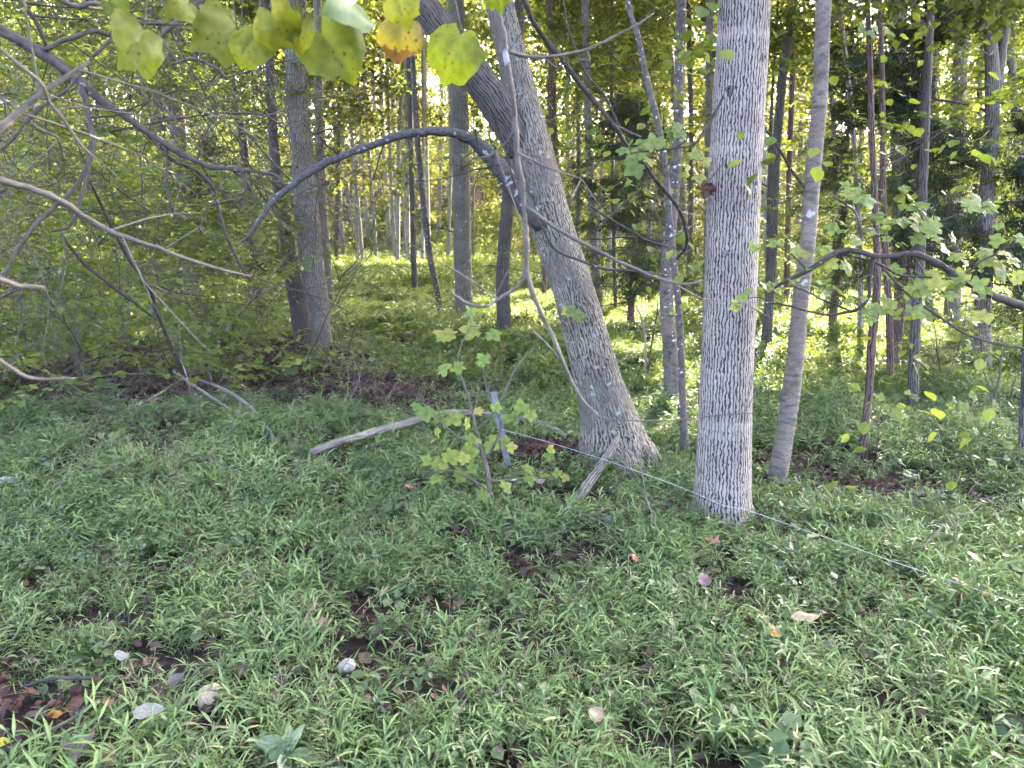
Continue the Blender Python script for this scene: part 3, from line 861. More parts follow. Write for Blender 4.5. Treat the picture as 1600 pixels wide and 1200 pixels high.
# pale far trunks, crowded together
FARG = 'pale far trunks crowded left of centre'
FARL = [(566, 398, 545, 6), (577, 400, 560, 7), (588, 402, 571, 6), (601, 405, 584, 7), (609, 400, 596, 8), (617, 408, 606, 6), (622, 402, 614, 9), (633, 404, 629, 6), (637, 410, 635, 8), (552, 404, 530, 7), (537, 412, 520, 8), (660, 406, 662, 6), (685, 408, 690, 7), (700, 404, 708, 6)]
FX = [a[0] for a in FARL]
ORD = 'first second third fourth fifth sixth seventh eighth ninth tenth eleventh twelfth thirteenth fourteenth'.split()
for k, (x0, yb, x1, w) in enumerate(FARL):
    T(ORD[sorted(range(14), key=lambda q: FX[q]).index(k)] + ' slim pale far trunk from the left in the crowd beyond the glade', [(x0, yb, w), (.6 * x0 + .4 * x1, 300, w * .95), (x1, 150, w * .9), (x1 - 4 + 8 * random.random(), 0, w * .85)], M['pale'], Y=38 + 3.7 * ((k * 7) % 11), top=17, far=True, group=FARG, seg=8, n=2, seed=40 + k, flare=.1)
# the rest of the wood behind: trunks between the ones above
r = random.Random(21)
taken = []
NB = 0
while NB < 165:
    Y = r.uniform(24, 100)
    px = r.uniform(-110, 1710) if NB < 120 else r.uniform(150, 1000)
    x = (px - 800) / F * Y
    if any((x - a) ** 2 + (Y - b) ** 2 < 3.0 for a, b in taken): continue
    if 500 < px < 780 and Y < 34: continue
    taken.append((x, Y))
    z = Hf(x, Y)
    d = Vector((x, Y, z)) - CAM
    pxb = 800 + F * d.x / d.dot(CF); pyb = 600 - F * d.dot(CU) / d.dot(CF)
    dia = r.uniform(.08, .32) if NB < 120 else r.uniform(.06, .12)
    w = dia * F / d.dot(CF)
    lx = r.gauss(0, .03)
    reg = next(t for lim, t in [(60, 'hard by the left edge'), (235, 'between the left edge and the narrow dark trunk'), (340, 'around the crooked pale trunk'), (430, 'between the dark leaning trunk and the twin pair'), (560, 'just right of the twin pair'), (700, 'beyond the far glade'), (840, 'behind the straight furrowed trunk'), (950, 'right behind the leaning trunk'), (1045, 'behind the low evergreen thicket'), (1130, 'behind the lichen-dotted sapling'), (1240, 'close right of the ridged trunk'), (1330, 'right of the lichen-blotted tree'), (1450, 'behind the dark feathery evergreen'), (1540, 'left of the forked trunk'), (9999, 'right of the forked trunk')] if px < lim)
    bk = r.choice(['dark', 'grey', 'grey', 'grey', 'pale', 'pale'])
    lab = '%s %s %s trunk %s' % ('thin' if w < 5 else ('slim' if w < 9 else 'stout'), {'dark': 'dark', 'grey': 'grey', 'pale': 'pale'}[bk], 'far' if Y > 55 else 'background', reg)
    T(lab,
      [(pxb, pyb, w), (pxb + lx * 200, pyb - 200, w * .92), (pxb + lx * 500 + r.gauss(0, 6), pyb - 420, w * .82)], M[bk], Y=Y,
      top=r.uniform(9, 17), far=Y > 32, group='trunks: ' + lab, seg=8, n=2, seed=100 + NB, flare=.12, crown_s=r.uniform(1.0, 1.45) if NB < 120 else .55, name='woodland_tree')
    NB += 1

for k, (px, Y, dia, lb) in enumerate([(1010, 21, .14, 'thin mid-distance trunk seen left of the lichen sapling'), (1075, 24, .18, 'mid-distance trunk seen close left of the ridged trunk'), (1228, 19, .15, 'thin mid-distance trunk between ridged trunk and lichen-blotted tree'), (1300, 23, .17, 'mid-distance trunk just right of the lichen-blotted tree'), (1425, 22, .2, 'mid-distance trunk seen through the evergreen'), (1520, 20, .15, 'mid-distance trunk left of the forked trunk foot'), (1590, 18, .2, 'mid-distance trunk at the right edge'), (900, 25, .16, 'mid-distance trunk right of the slender reddish one'), (850, 19, .12, 'thin mid-distance trunk hidden partly by the leaning trunk'), (1680, 16, .2, 'trunk just outside the right edge')]):  # extra trees added so that their wide crowns shade the foreground
    x = (px - 800) / F * Y; d = Vector((x, Y, Hf(x, Y))) - CAM
    pxb = 800 + F * d.x / d.dot(CF); pyb = 600 - F * d.dot(CU) / d.dot(CF); w = dia * F / d.dot(CF)
    T(lb, [(pxb, pyb, w), (pxb + 4, pyb - 200, w * .92), (pxb + (k % 3 - 1) * 12, pyb - 420, w * .85)], [M['grey'], M['dark'], M['rust']][k % 3], Y=Y, top=13 + 1.2 * (k % 4), seg=10, n=3, seed=60 + k, flare=.12, crown_s=1.5)

# ------------------------------------------------------------------ evergreen (drooping dark feathery foliage)
def evergreen(label, px, py, Y, hgt, wid, seed, zlow=.8, nb=46, trunk_w=.07, dense=9):
    q = at(px, py, Y); b = Vector((q.x, Y, Hf(q.x, Y)))
    root = thing('cedar_tree', label, 'tree', b)
    rr = random.Random(seed)
    mb = MB(); tube(mb, [b + Vector((0, 0, -.1)), b + Vector((.05, 0, hgt * .4)), b + Vector((0, .1, hgt))], [trunk_w, trunk_w * .7, .01], 10, 6, lump=.06, org=b, seed=seed)
    mobj('trunk', mb.mesh('trunk', M['rust']), root)
    P = []
    g = np.random.default_rng(seed)
    for k in range(nb):
        z = zlow + (hgt - zlow) * (k + rr.random()) / nb
        t = (z - zlow) / (hgt - zlow)
        L = wid * (1.0 - .65 * t) * rr.uniform(.55, 1.1)
        a = rr.uniform(0, 6.28)
        path = wander(rr, b + Vector((0, 0, z)), (math.cos(a), math.sin(a), rr.uniform(.0, .35)), L, 6, .1, .055)
        mbb = MB(); tube(mbb, path, [.012, .010, .008, .006, .004, .003, .001], 4, cap=False, org=b, seed=k)
        mobj('branch', mbb.mesh('branch', M['darktwig']), root)
        for i in range(1, 7):
            for j in range(dense):
                s = path[i].lerp(path[i - 1], rr.random()) - b
                d = Vector((rr.gauss(0, 1), rr.gauss(0, 1), rr.gauss(-.35, .6))).normalized() * rr.uniform(.12, .34)
                m = 16
                tt = np.linspace(.1, 1, m)[:, None]
                P.append(np.array(s)[None] + np.array(d)[None] * tt + g.normal(size=(m, 3)) * .018)
    P = np.concatenate(P)
    V, Fc = leaf_cloud('n', P, .06, None, g, FOUR, .1, .32)
    mobj('foliage', cloud_mesh('foliage', V, Fc, M['cedar']), root, (0, 0, 0), 'stuff')
evergreen('dark feathery evergreen filling the gap left of the forked trunk', 1396, 560, 9.6, 6.0, 1.5, 5, zlow=1.3, nb=64)
evergreen('low dark evergreen thicket between the leaning and ridged trunks', 985, 470, 14.0, 4.0, 2.4, 6, zlow=.5, nb=54, dense=7)
evergreen('dim evergreen behind the lichen-blotted slim tree', 1300, 500, 12.6, 4.8, 1.6, 8, zlow=.7, nb=40, dense=7)
evergreen('shadowy evergreen at the back between crooked trunk and twin pair', 335, 470, 17.5, 3.6, 2.0, 9, zlow=.6, nb=26)
evergreen('dark evergreen just outside the right edge', 1625, 560, 9.0, 3.4, 1.3, 10, zlow=.9, nb=26)

# ------------------------------------------------------------------ ground cover
def frustum_pts(n, y0, y1, margin, r, power=1.0):
    """points on the ground inside the view, even per square metre"""
    out = []
    while sum(map(len, out)) < n:
        y = y0 + (y1 - y0) * r.random(n)
        x = (r.random(n) - .5) * 2 * (.70 * y1 + margin)
        k = np.abs(x) < .70 * y + margin
        out.append(np.stack([x[k], y[k]], -1))
    return np.concatenate(out)[:n]

BARE = [(300, 560, .8), (400, 600, .6), (520, 620, .5), (640, 640, .4), (200, 620, .6), (740, 620, .4), (660, 590, .4), (900, 780, .22), (720, 840, .12), (1180, 965, .12), (1340, 720, .2), (1430, 760, .2), (620, 960, .1), (860, 1010, .1), (240, 960, .1), (1010, 1060, .1), (520, 900, .1), (1500, 1030, .12), (1200, 1080, .1), (700, 1090, .12), (330, 628, .75), (250, 690, .4), (585, 618, .42), (1330, 770, .25), (860, 705, .35), (800, 725, .25), (40, 1150, .22), (120, 1120, .14), (1260, 725, .2), (1200, 720, .2), (700, 610, .4), (460, 560, .8), (150, 600, .7), (330, 1130, .1), (500, 1050, .16), (1130, 930, .12), (420, 545, .9), (1300, 1010, .14), (960, 830, .2), (560, 570, .5), (1390, 1130, .12), (80, 760, .25), (120, 680, .5)]
BAREW = [(gr(a, b), s) for a, b, s in BARE]
SOFT = [(gr(a, b), s) for a, b, s in [(330, 590, 2.0), (200, 600, 1.5), (480, 600, 1.3), (600, 610, 1.0), (1340, 745, .6), (720, 625, .9), (80, 590, 1.5), (850, 720, .6), (230, 700, .5), (1250, 730, .5)]]
def cover_mask(x, y, seed):
    n = fbm(x, y, 1.6, seed)
    n = n * .55 + .45 * vnoise(x, y, 5.5, seed + 9)
    p = np.clip((n - .33) / .14, .12, 1)
    for q, s in BAREW:
        d = np.hypot(x - q.x, (y - q.y) * .8) / s
        p *= np.clip((d - .35) / .9, .22, 1)
    for q, s in SOFT:
        d = np.hypot(x - q.x, y - q.y) / s
        p *= np.clip((d - .5) / .7, .5, 1)
    for b, P, Rd, root in TREES[:3]:
        d = np.hypot(x - b.x, y - b.y)
        p *= d > Rd[0] * 1.02
    return p

sprigs = [grass_sprig(200 + i, M['grass'], nstem=4, hgt=.125, leafL=.054, leafW=.0070) for i in range(6)]
sprigs += [grass_sprig(220 + i, M['grass'], nstem=3, hgt=.17, leafL=.064, leafW=.0085) for i in range(3)]
def scatter_cover(name, label, n, y0, y1, sources, s0, s1, seed, margin=.8, tilt=.25, thr=True, zoff=-.01):
    r = np.random.default_rng(seed)
    q = frustum_pts(n, y0, y1, margin, r)
    x, y = q[:, 0], q[:, 1]
    if thr:
        k = r.random(len(x)) < cover_mask(x, y, 31)
        x, y = x[k], y[k]
    m = len(x)
    z = H(x, y) + zoff
    rot = np.stack([r.normal(size=m) * tilt, r.normal(size=m) * tilt, r.random(m) * 6.283], -1)
    vig = .55 + .9 * fbm(x, y, 1.5, 77)
    scl = (s0 + (s1 - s0) * r.random(m)) * vig
    idx = r.integers(0, len(sources), m)
    return scatter(name, label, 'ground cover', np.stack([x, y, z], -1), rot, scl, idx, sources)
scatter_cover('stiltgrass', 'bright green narrow-leaved grass carpeting the foreground', 31000, .9, 8, sprigs, .5, 1.1, 1)
sprig_mid = [grass_sprig(240 + i, M['grass_mid'], nstem=5, hgt=.17, leafL=.07, leafW=.0145, seg=2) for i in range(5)]
scatter_cover('stiltgrass', 'softer green grass cover of the middle distance', 50000, 7.6, 24, sprig_mid, .65, 1.3, 2, 1.5)
tuft = [grass_sprig(260 + i, M['grass_mid'], nstem=10, hgt=.26, leafL=.13, leafW=.03, seg=2) for i in range(4)]
scatter_cover('stiltgrass', 'pale green ground cover running back among the far trunks', 42000, 23, 75, tuft, 1.0, 1.9, 3, 4)
dry = [grass_sprig(280 + i, plain_leaf('dry_straw_%d' % i, (.42, .34, .2)), nstem=2, hgt=.17, leafL=.04, leafW=.004) for i in range(3)]
scatter_cover('dry_grass', 'thin straw-coloured dry stalks poking through the grass', 2600, 1.2, 9, dry, .6, 1.2, 6)
herbs = [clump(300 + i, 14 + 4 * i, .08, .034 + .006 * i, M['herb'], SIX, .75, .5) for i in range(4)]
scatter_cover('low_herbs', 'small round-leaved seedlings mixed through the grass', 3400, 1.2, 9, herbs, .5, 1.1, 4, zoff=.06)
scatter_cover('low_herbs', 'round-leaved seedlings of the middle distance', 9000, 8, 26, herbs, .9, 1.9, 5, 1.5, zoff=.1)

# fallen leaves too many to count
def litter_mesh(seed, mat, size=.07):
    """a dry fallen leaf: pointed, wavy edged, curled lengthways"""
    r = random.Random(seed)
    mb = MB()
    nu, nv = 8, 5
    asp = r.uniform(.5, .85); cur = r.uniform(.5, 1.6); bend = r.uniform(-.5, .9); lob = r.choice([0, 0, .3]); ph = r.uniform(0, 6)
    V = []; UV = []; Fc = []
    for i in range(nu):
        t = i / (nu - 1)
        w = (math.sin(math.pi * min(1, t * .97 + .03)) ** .8) * .5 * asp * (1 + lob * math.sin(t * 17 + ph)) + .006
        for j in range(nv):
            v = (j / (nv - 1) - .5) * 2
            x, y = t - .5, v * w
            V.append((x * size, y * size, (cur * y * y * 2 + bend * x * x + .05 * math.sin(9 * t + 4 * v + ph)) * size)); UV.append((v * .5 + .5, t))
    for i in range(nu - 1):
        for j in range(nv - 1):
            Fc.append((i * nv + j, i * nv + j + 1, (i + 1) * nv + j + 1, (i + 1) * nv + j))
    mb.add(V, Fc, UV)
    return mb.mesh('fallen_leaf', mat, True)
lit = [litter_mesh(400 + i, M['litter']) for i in range(6)]
def scatter_litter(name, label, n, y0, y1, src, s0, s1, seed, pts=None, margin=1., lift=.012, tilt=.35):
    r = np.random.default_rng(seed)
    q = frustum_pts(n, y0, y1, margin, r) if pts is None else pts
    x, y = q[:, 0], q[:, 1]; m = len(x)
    z = H(x, y) + lift + r.random(m) * .03
    rot = np.stack([r.normal(size=m) * tilt, r.normal(size=m) * tilt, r.random(m) * 6.283], -1)
    scatter(name, label, 'leaf litter', np.stack([x, y, z], -1), rot, s0 + (s1 - s0) * r.random(m), r.integers(0, len(src), m), src)
scatter_litter('leaf_litter', 'brown leaf litter on the soil beneath the grass', 16000, 1, 13, lit, .45, 1.0, 11)
scatter_litter('leaf_litter', 'brown leaf litter on the ground of the far wood', 14000, 12, 70, lit, 1.5, 3.5, 12, margin=4)
scatter_litter('leaf_litter', 'brown leaf scraps caught among the grass blades', 3600, 1.2, 9, lit, .25, .75, 14, lift=.05, tilt=.7)
rlit = [litter_mesh(420 + i, M['redlitter'], .08) for i in range(5)]
r = np.random.default_rng(5)
pts = []
for (a, b, s, n) in [(330, 560, 1.4, 1500), (300, 600, 1.2, 900), (400, 600, 1.1, 700), (520, 610, .9, 500), (590, 618, .5, 400), (100, 600, 1.0, 400), (430, 545, 1.0, 600), (250, 610, .6, 350), (1330, 770, .9, 60), (710, 640, .4, 160), (1250, 725, .5, 50), (860, 715, .35, 160), (60, 1140, .25, 60), (770, 430, 2.2, 700), (1090, 440, 3.0, 700), (960, 430, 3.0, 500)]:
    q = gr(a, b)
    pts.append(np.array([q.x, q.y])[None] + r.normal(size=(n, 2)) * np.array([s, s * .7]) * .6)
scatter_litter('leaf_litter', 'dark reddish-brown leaf piles under the bare shrubs', 0, 0, 0, rlit, .4, 1.0, 13, pts=np.concatenate(pts), lift=.05, tilt=.8)

# ------------------------------------------------------------------ understory and far wood
sprays = [spray(500 + i, M['under'], .5 + .08 * (i % 3), .075) for i in range(6)]
def scatter_under(name, label, n, seed):
    r = np.random.default_rng(seed)
    P = []
    tries = 0
    while sum(map(len, P)) < n and tries < 60:
        tries += 1
        m = 40000
        y = 6.5 + 26 * r.random(m) ** 1.1
        px = -150 + 1900 * r.random(m)
        x = (px - 800) / F * y
        z = .25 + 6.5 * r.random(m) ** 1.3
        left = np.clip((520 - px) / 160, 0, 1)
        right = np.clip((px - 1130) / 120, 0, 1)
        dens = .10 + .75 * left + .50 * right
        # open glade: little between trunks in the middle near the ground
        dens *= np.where((px > 500) & (px < 1130) & (z < 2.2), .08, 1)
        dens *= np.where((px > 1130) & (z < 1.0), .12, 1)
        dens *= np.where(y < 8.5, np.where(left > .3, .6, .12), 1)
        g = fbm(x * 1.0 + 3.7 * z, y * 1.0 + 50, .8, 9)
        g2 = fbm(x + 100, z * 1.6 + y * .4, .9, 19)
        dens *= np.clip((g - .45) / .10, 0, 1) * np.clip((g2 - .40) / .10, 0.03, 1)
        k = r.random(m) < dens
        P.append(np.stack([x, y, H(x, y) + z], -1)[k])
    P = np.concatenate(P)[:n]
    P = P[~in_beam(P, .25)]
    m = len(P)
    rot = np.stack([r.normal(size=m) * .22, r.normal(size=m) * .22, r.random(m) * 6.283], -1)
    scatter(name, label, 'undergrowth', P, rot, .7 + .7 * r.random(m), r.integers(0, len(sprays), m), sprays)
scatter_under('understory_foliage', 'tangled green leafy undergrowth between the trunks', 12000, 41)

def twig_mesh(seed):
    rr = random.Random(seed); mb = MB()
    for k in range(2):
        ramify(mb, rr, Vector((0, 0, 0)), (rr.gauss(0, 1), rr.gauss(0, 1), rr.uniform(.1, 1.6)), rr.uniform(.7, 1.3), .006, 3, None, .15, .01, (2, 4), 4)
    return mb.mesh('twigs', M['twig'] if seed % 2 else M['darktwig'])
twm = [twig_mesh(650 + i) for i in range(6)]
def scatter_twigs():
    r = np.random.default_rng(61)
    m = 950
    y = 5.5 + 15 * r.random(m)
    px = np.where(r.random(m) < .72, -100 + 640 * r.random(m), 830 + 820 * r.random(m))
    x = (px - 800) / F * y
    z = .1 + 4.2 * r.random(m)
    k = (fbm(x + 2 * z, y + 9, .7, 3) > .47) & ~((px > 600) & ((y < 9) | (z < 1.0)))
    P = np.stack([x, y, H(x, y) + z], -1)[k]
    m = len(P)
    rot = np.stack([r.normal(size=m) * .5, r.normal(size=m) * .5, r.random(m) * 6.283], -1)
    scatter('thicket_twigs', 'fine bare twigs criss-crossing through the undergrowth', 'undergrowth', P, rot, .7 + .8 * r.random(m), r.integers(0, len(twm), m), twm)
scatter_twigs()
def scatter_brush():
    r = np.random.default_rng(63)
    px = np.concatenate([120 + 480 * r.random(130), -50 + 1700 * r.random(70)]); py = np.concatenate([545 + 120 * r.random(130), 560 + 330 * r.random(70)])
    P = np.array([gr(a, b) for a, b in zip(px, py)]); P[:, 2] += .04
    m = len(P)
    rot = np.stack([1.35 + r.normal(size=m) * .2, r.normal(size=m) * .3, r.random(m) * 6.283], -1)
    scatter('fallen_brush', 'small dead twigs and brush strewn over the litter and grass', 'brush', P, rot, .25 + .45 * r.random(m), r.integers(0, len(twd), m), twd)
twd = []
for q in range(4):
    me = twig_mesh(670 + q); me.materials.clear(); me.materials.append(M['dead'] if q % 2 else M['twig']); twd.append(me)
scatter_brush()

clumps = [clump(600 + i, 60, .55, .13, M['far'], FOUR, .5) for i in range(6)]
def scatter_far(name, label, n, seed):
    r = np.random.default_rng(seed)
    P = []
    while sum(map(len, P)) < n:
        m = 30000
        y = 30 + 110 * r.random(m) ** .8
        px = -250 + 2100 * r.random(m)
        x = (px - 800) / F * y
        z = 19 * r.random(m) ** 1.15 + .2
        g = fbm(x * 1.0 + 2.0 * z, y + 20, .35, 5); g2 = fbm(x + 300, z * 1.5 + .3 * y, .3, 15)
        dens = np.clip((g - .36) / .12, 0.08, 1) * np.clip((g2 - .34) / .12, 0.15, 1)
        dens *= np.where((y < 60) & (z < 3) & (px > 480) & (px < 800), .12, 1)
        k = r.random(m) < dens
        P.append(np.stack([x, y, H(x, y) + z], -1)[k])
    P = np.concatenate(P)[:n]
    P = P[~in_beam(P, .4)]
    m = len(P)
    rot = np.stack([r.normal(size=m) * .3, r.normal(size=m) * .3, r.random(m) * 6.283], -1)
    scatter(name, label, 'woodland', P, rot, (.8 + 1.1 * r.random(m)) * np.clip(P[:, 1] / 60, .9, 2.2), r.integers(0, len(clumps), m), clumps)
scatter_far('distant_woodland', 'sunlit yellow-green mass of leaves in the far wood', 21000, 51)

# ------------------------------------------------------------------ bare shrubs and hanging twigs
def bare_shrub(label, px, py, stems, hgt, seed, Y=None, mat=None, depth=3, name='bare_shrub', spread=.7, leaves=0):
    b = gr(px, py)
    if Y:
        q = at(px, py, Y); b = Vector((q.x, Y, Hf(q.x, Y)))
    root = thing(name, label, 'shrub', b)
    rr = random.Random(seed)
    g = np.random.default_rng(seed)
    for s in range(stems):
        a = rr.uniform(0, 6.28); e = rr.uniform(.15, spread)
        mb = MB(); tips = []
        ramify(mb, rr, b + Vector((rr.gauss(0, .05), rr.gauss(0, .05), -.05)), (math.cos(a) * e, math.sin(a) * e, 1), hgt * rr.uniform(.6, 1.1), rr.uniform(.006, .014), depth, b, .13, .01, (2, 4), 5, tips)
        st = mobj('stem', mb.mesh('stem', mat or rr.choice([M['darktwig'], M['twig']])), root)
        if leaves and tips:
            LP = np.concatenate([np.array(q - b)[None] + g.normal(size=(leaves, 3)) * .07 for q in tips[::2]])
            V, Fc = leaf_cloud('l', LP, .055, None, g, SIX, .6)
            mobj('foliage', cloud_mesh('foliage', V, Fc, M['under']), st, (0, 0, 0), 'stuff')
    return root
for k, (px, py, st, h, lb) in enumerate([
    (292, 592, 4, 1.5, 'bare twiggy shrub rising from the dead branch tangle at left'),
    (120, 600, 4, 1.7, 'bare grey shrub near the left edge above the dark litter'),
    (200, 560, 4, 1.9, 'twiggy shrub behind the left litter patch'),
    (45, 560, 3, 1.8, 'tall thin shrub hard against the left edge'),
    (345, 545, 4, 1.8, 'bare shrub between the litter patch and the crooked trunk'),
    (415, 520, 3, 1.5, 'small twiggy shrub left of the twin trunks'),
    (545, 575, 2, 1.0, 'low bare sprig right of the twin trunks'),
    (255, 500, 4, 2.4, 'tall twiggy thicket stem in front of the crooked pale trunk'),
    (90, 500, 4, 2.4, 'tall twiggy thicket stem at the far left'),
    (170, 480, 4, 2.6, 'tall twiggy thicket stem beyond the left litter'),
    (1480, 610, 3, 1.4, 'thin twiggy shrub right of the dark smooth trunk'),
    (1560, 640, 3, 1.2, 'thin twiggy shrub in front of the forked trunk')]):
    bare_shrub(lb, px, py, st, h, 700 + k, leaves=3 if k not in (6,) else 0)

def traced(name, label, cat, stems, mat, part='stem', seg=8, group=None, twig_n=0, seed=0):
    """a thing traced from the photo: stems = [(Y, dY, [(px,py,w)...]), ...]; its base is the first point"""
    p0 = at(stems[0][2][0][0], stems[0][2][0][1], stems[0][0])
    root = thing(name, label, cat, p0, group)
    rr = random.Random(seed)
    first = None
    for i, (Y, dY, pts) in enumerate(stems):
        par = root
        o, P, Rd = limb_part(part if i == 0 else 'twig', par, pts, Y, mat, seg if i == 0 else 6, 4, dY, seed + i, org=root.location)
        if i == 0: first = o
        if twig_n: sub_twigs(o, P, Rd, root.location, twig_n if i == 0 else max(1, twig_n // 3), rr, (.15, .5), mat, 1, .003)
    return root

# dark forked limb reaching in from the left, carried by a tree outside the frame
b0 = Vector((-3.3, 3.3, Hf(-3.3, 3.3)))
ltree = thing('overhanging_tree', 'dark forked limb with many twigs reaching in from the top left edge', 'tree', b0)
mb = MB(); tube(mb, [b0 - Vector((0, 0, .1)), b0 + Vector((.05, 0, 1.5)), b0 + Vector((.1, 0, 3.2)), b0 + Vector((.2, .2, 7))], [.13, .11, .09, .05], 14, 8, lump=.05, flare=.2, org=b0)
mobj('trunk', mb.mesh('trunk', M['dark']), ltree)
st = at(-160, -60, 3.2)
def lt(pts, Y, dY, sd, tw=3, mat='darktwig', first=False):
    o, P, Rd = limb_part('limb' if first else 'branch', ltree, pts, Y, M[mat], 10, 4, dY, sd, org=b0)
    sub_twigs(o, P, Rd, b0, tw, random.Random(sd), (.2, .7), M[mat], 2, .004)
lt([(-420, -120, 26), (-160, -50, 21), (0, 45, 18), (50, 75, 18), (100, 108, 17), (150, 150, 14), (200, 185, 11), (250, 220, 10), (290, 245, 9), (330, 262, 8), (380, 265, 6), (430, 275, 5), (446, 292, 3)], 3.25, -.1, 31, 8, first=True)
lt([(128, 135, 10), (134, 160, 9), (140, 190, 9), (143, 230, 8), (136, 268, 7), (128, 305, 6), (112, 350, 5), (80, 362, 3)], 3.2, -.2, 32, 4)
lt([(139, 255, 7), (112, 298, 7), (62, 342, 7), (25, 395, 6), (0, 440, 5), (-40, 500, 4)], 3.15, -.3, 33, 4)
lt([(70, 78, 7), (100, 63, 7), (130, 52, 7), (150, 48, 7), (185, 58, 5), (230, 75, 3)], 3.2, .2, 34, 4)
lt([(175, 60, 5), (150, 85, 5), (128, 110, 5), (105, 140, 4), (60, 170, 5), (20, 215, 5), (-30, 260, 4)], 3.25, -.3, 35, 4)
lt([(250, 225, 6), (268, 250, 5), (300, 262, 5), (330, 290, 5), (345, 340, 5), (370, 400, 5), (392, 440, 4)], 3.3, .3, 36, 4)
lt([(365, 268, 4), (382, 285, 4), (380, 310, 3), (372, 335, 2)], 3.2, 0, 37, 2)
lt([(270, 100, 4), (300, 92, 5), (340, 108, 5), (355, 125, 3)], 3.4, 0, 38, 2)
lt([(175, 205, 3), (250, 190, 3), (330, 178, 3), (400, 178, 3), (430, 190, 3), (450, 205, 2)], 3.5, .2, 39, 3)
lt([(-30, -60, 9), (30, 0, 7), (60, 40, 6), (80, 90, 5), (110, 130, 3)], 3.4, .2, 40, 5)
lt([(300, -60, 10), (312, 0, 10), (280, 30, 9), (255, 52, 6), (240, 80, 4)], 3.0, 0, 41, 3)
lt([(-80, 120, 6), (0, 150, 5), (60, 200, 4), (90, 215, 4), (100, 250, 3)], 3.6, .3, 42, 5, 'twig')
lt([(140, 282, 4), (170, 345, 5), (205, 410, 5), (235, 455, 6), (250, 500, 6), (275, 555, 7), (292, 588, 7)], 4.3, 1.6, 43, 4)
lt([(95, 365, 4), (130, 410, 5), (180, 450, 5), (220, 480, 4), (245, 500, 3)], 4.5, .6, 44, 3)

# soft out-of-focus branches close to the lens
traced('dead_branch', 'pale blurred dead branch slanting down across the left side', 'branch', [(1.55, .25, [(-90, 255, 13), (0, 283, 11), (50, 298, 10), (100, 317, 9), (130, 337, 9), (180, 365, 8), (250, 387, 6), (310, 411, 5), (360, 425, 4), (392, 431, 2)])], M['twig'], seed=51, twig_n=3)
traced('dead_branch', 'grey blurred branch crossing the upper left corner', 'branch', [(1.2, .1, [(-60, 245, 13), (0, 200, 12), (20, 185, 11), (60, 152, 9), (100, 123, 7), (140, 96, 3)]), (1.2, .1, [(-20, 60, 5), (60, 125, 5), (75, 155, 5), (100, 190, 5), (130, 230, 4), (160, 256, 3), (190, 285, 2)])], M['twig'], seed=52, twig_n=3)
traced('dead_branch', 'short blurred stub poking in at mid left', 'branch', [(.95, .05, [(-60, 420, 10), (0, 436, 9), (30, 446, 8), (70, 450, 6)])], M['twig'], seed=53)
traced('dead_branch', 'short pale blurred twig low on the left edge', 'branch', [(1.0, .05, [(-60, 520, 5), (0, 562, 5), (20, 576, 6), (45, 590, 6), (75, 593, 5), (118, 592, 4)])], M['twig'], seed=54)
traced('dead_branch', 'thin blurred branch arching over the top left leaves', 'branch', [(1.15, .05, [(60, -40, 6), (100, 2, 8), (125, 10, 9), (150, 5, 6), (180, 22, 4), (210, 36, 4), (250, 38, 4), (290, 38, 3)])], M['twig'], seed=55, twig_n=3)
traced('hanging_vine', 'blurred bare vine hanging in front of the leaning trunk, forking several times', 'vine', [
    (1.32, .0, [(740, -420, 11.2), (758, -160, 11.2), (775, 0, 12.0), (790, 70, 10.4), (800, 150, 8.0), (806, 205, 7.2), (812, 270, 7.2), (820, 330, 7.2), (822, 400, 7.2), (823, 428, 8.8), (840, 480, 6.4), (870, 540, 6.4), (895, 600, 5.6), (925, 640, 3.6), (955, 655, 2.4), (1050, 657, 2.4), (1110, 650, 2.4), (1182, 645, 1.2)]),
    (1.32, .1, [(792, 80, 6.4), (830, 88, 5.6), (870, 86, 5.6), (920, 76, 4.8), (965, 55, 4.0), (1000, 36, 3.2), (1022, 20, 1.6)]),
    (1.32, -.02, [(820, 322, 6.4), (860, 352, 6.4), (920, 385, 5.6), (980, 415, 5.6), (1040, 438, 5.6), (1075, 443, 4.8), (1122, 434, 1.6)]),
    (1.32, -.05, [(823, 430, 7.2), (803, 452, 6.4), (782, 464, 5.6), (760, 478, 4.8), (735, 476, 4.8), (712, 463, 4.0), (702, 452, 1.6)]),
    (1.32, -.03, [(803, 205, 4.8), (785, 228, 4.0), (765, 243, 3.2), (738, 248, 1.6)])], M['twig'], seed=56, twig_n=3)
traced('dark_branch', 'dark forked branch slanting from top centre down to the thin sapling', 'branch', [
    (3.9, .6, [(800, -60, 9), (818, 0, 8), (840, 45, 8), (865, 78, 8), (900, 125, 8), (925, 155, 7), (960, 195, 7), (985, 208, 5), (1000, 215, 4)]),
    (4.2, .6, [(958, 193, 6), (975, 222, 6), (1000, 250, 6), (1020, 275, 6), (1040, 300, 6), (1062, 330, 6), (1073, 365, 6), (1070, 388, 5), (1057, 405, 3)]),
    (4.1, .2, [(878, -20, 3), (885, 30, 3), (900, 78, 3), (920, 120, 4), (945, 150, 4), (965, 195, 4)]),
    (4.2, .3, [(920, 318, 3), (950, 340, 4), (985, 360, 5), (1005, 373, 5), (1042, 385, 3)]),
    (4.2, .2, [(835, 335, 3), (850, 360, 4), (870, 392, 4), (910, 408, 4), (940, 420, 4), (990, 424, 4), (1045, 432, 2)]),
    (4.4, .2, [(928, 364, 3), (950, 342, 3), (975, 318, 3), (1010, 288, 3), (1060, 240, 2)])], M['darktwig'], seed=57, twig_n=3)

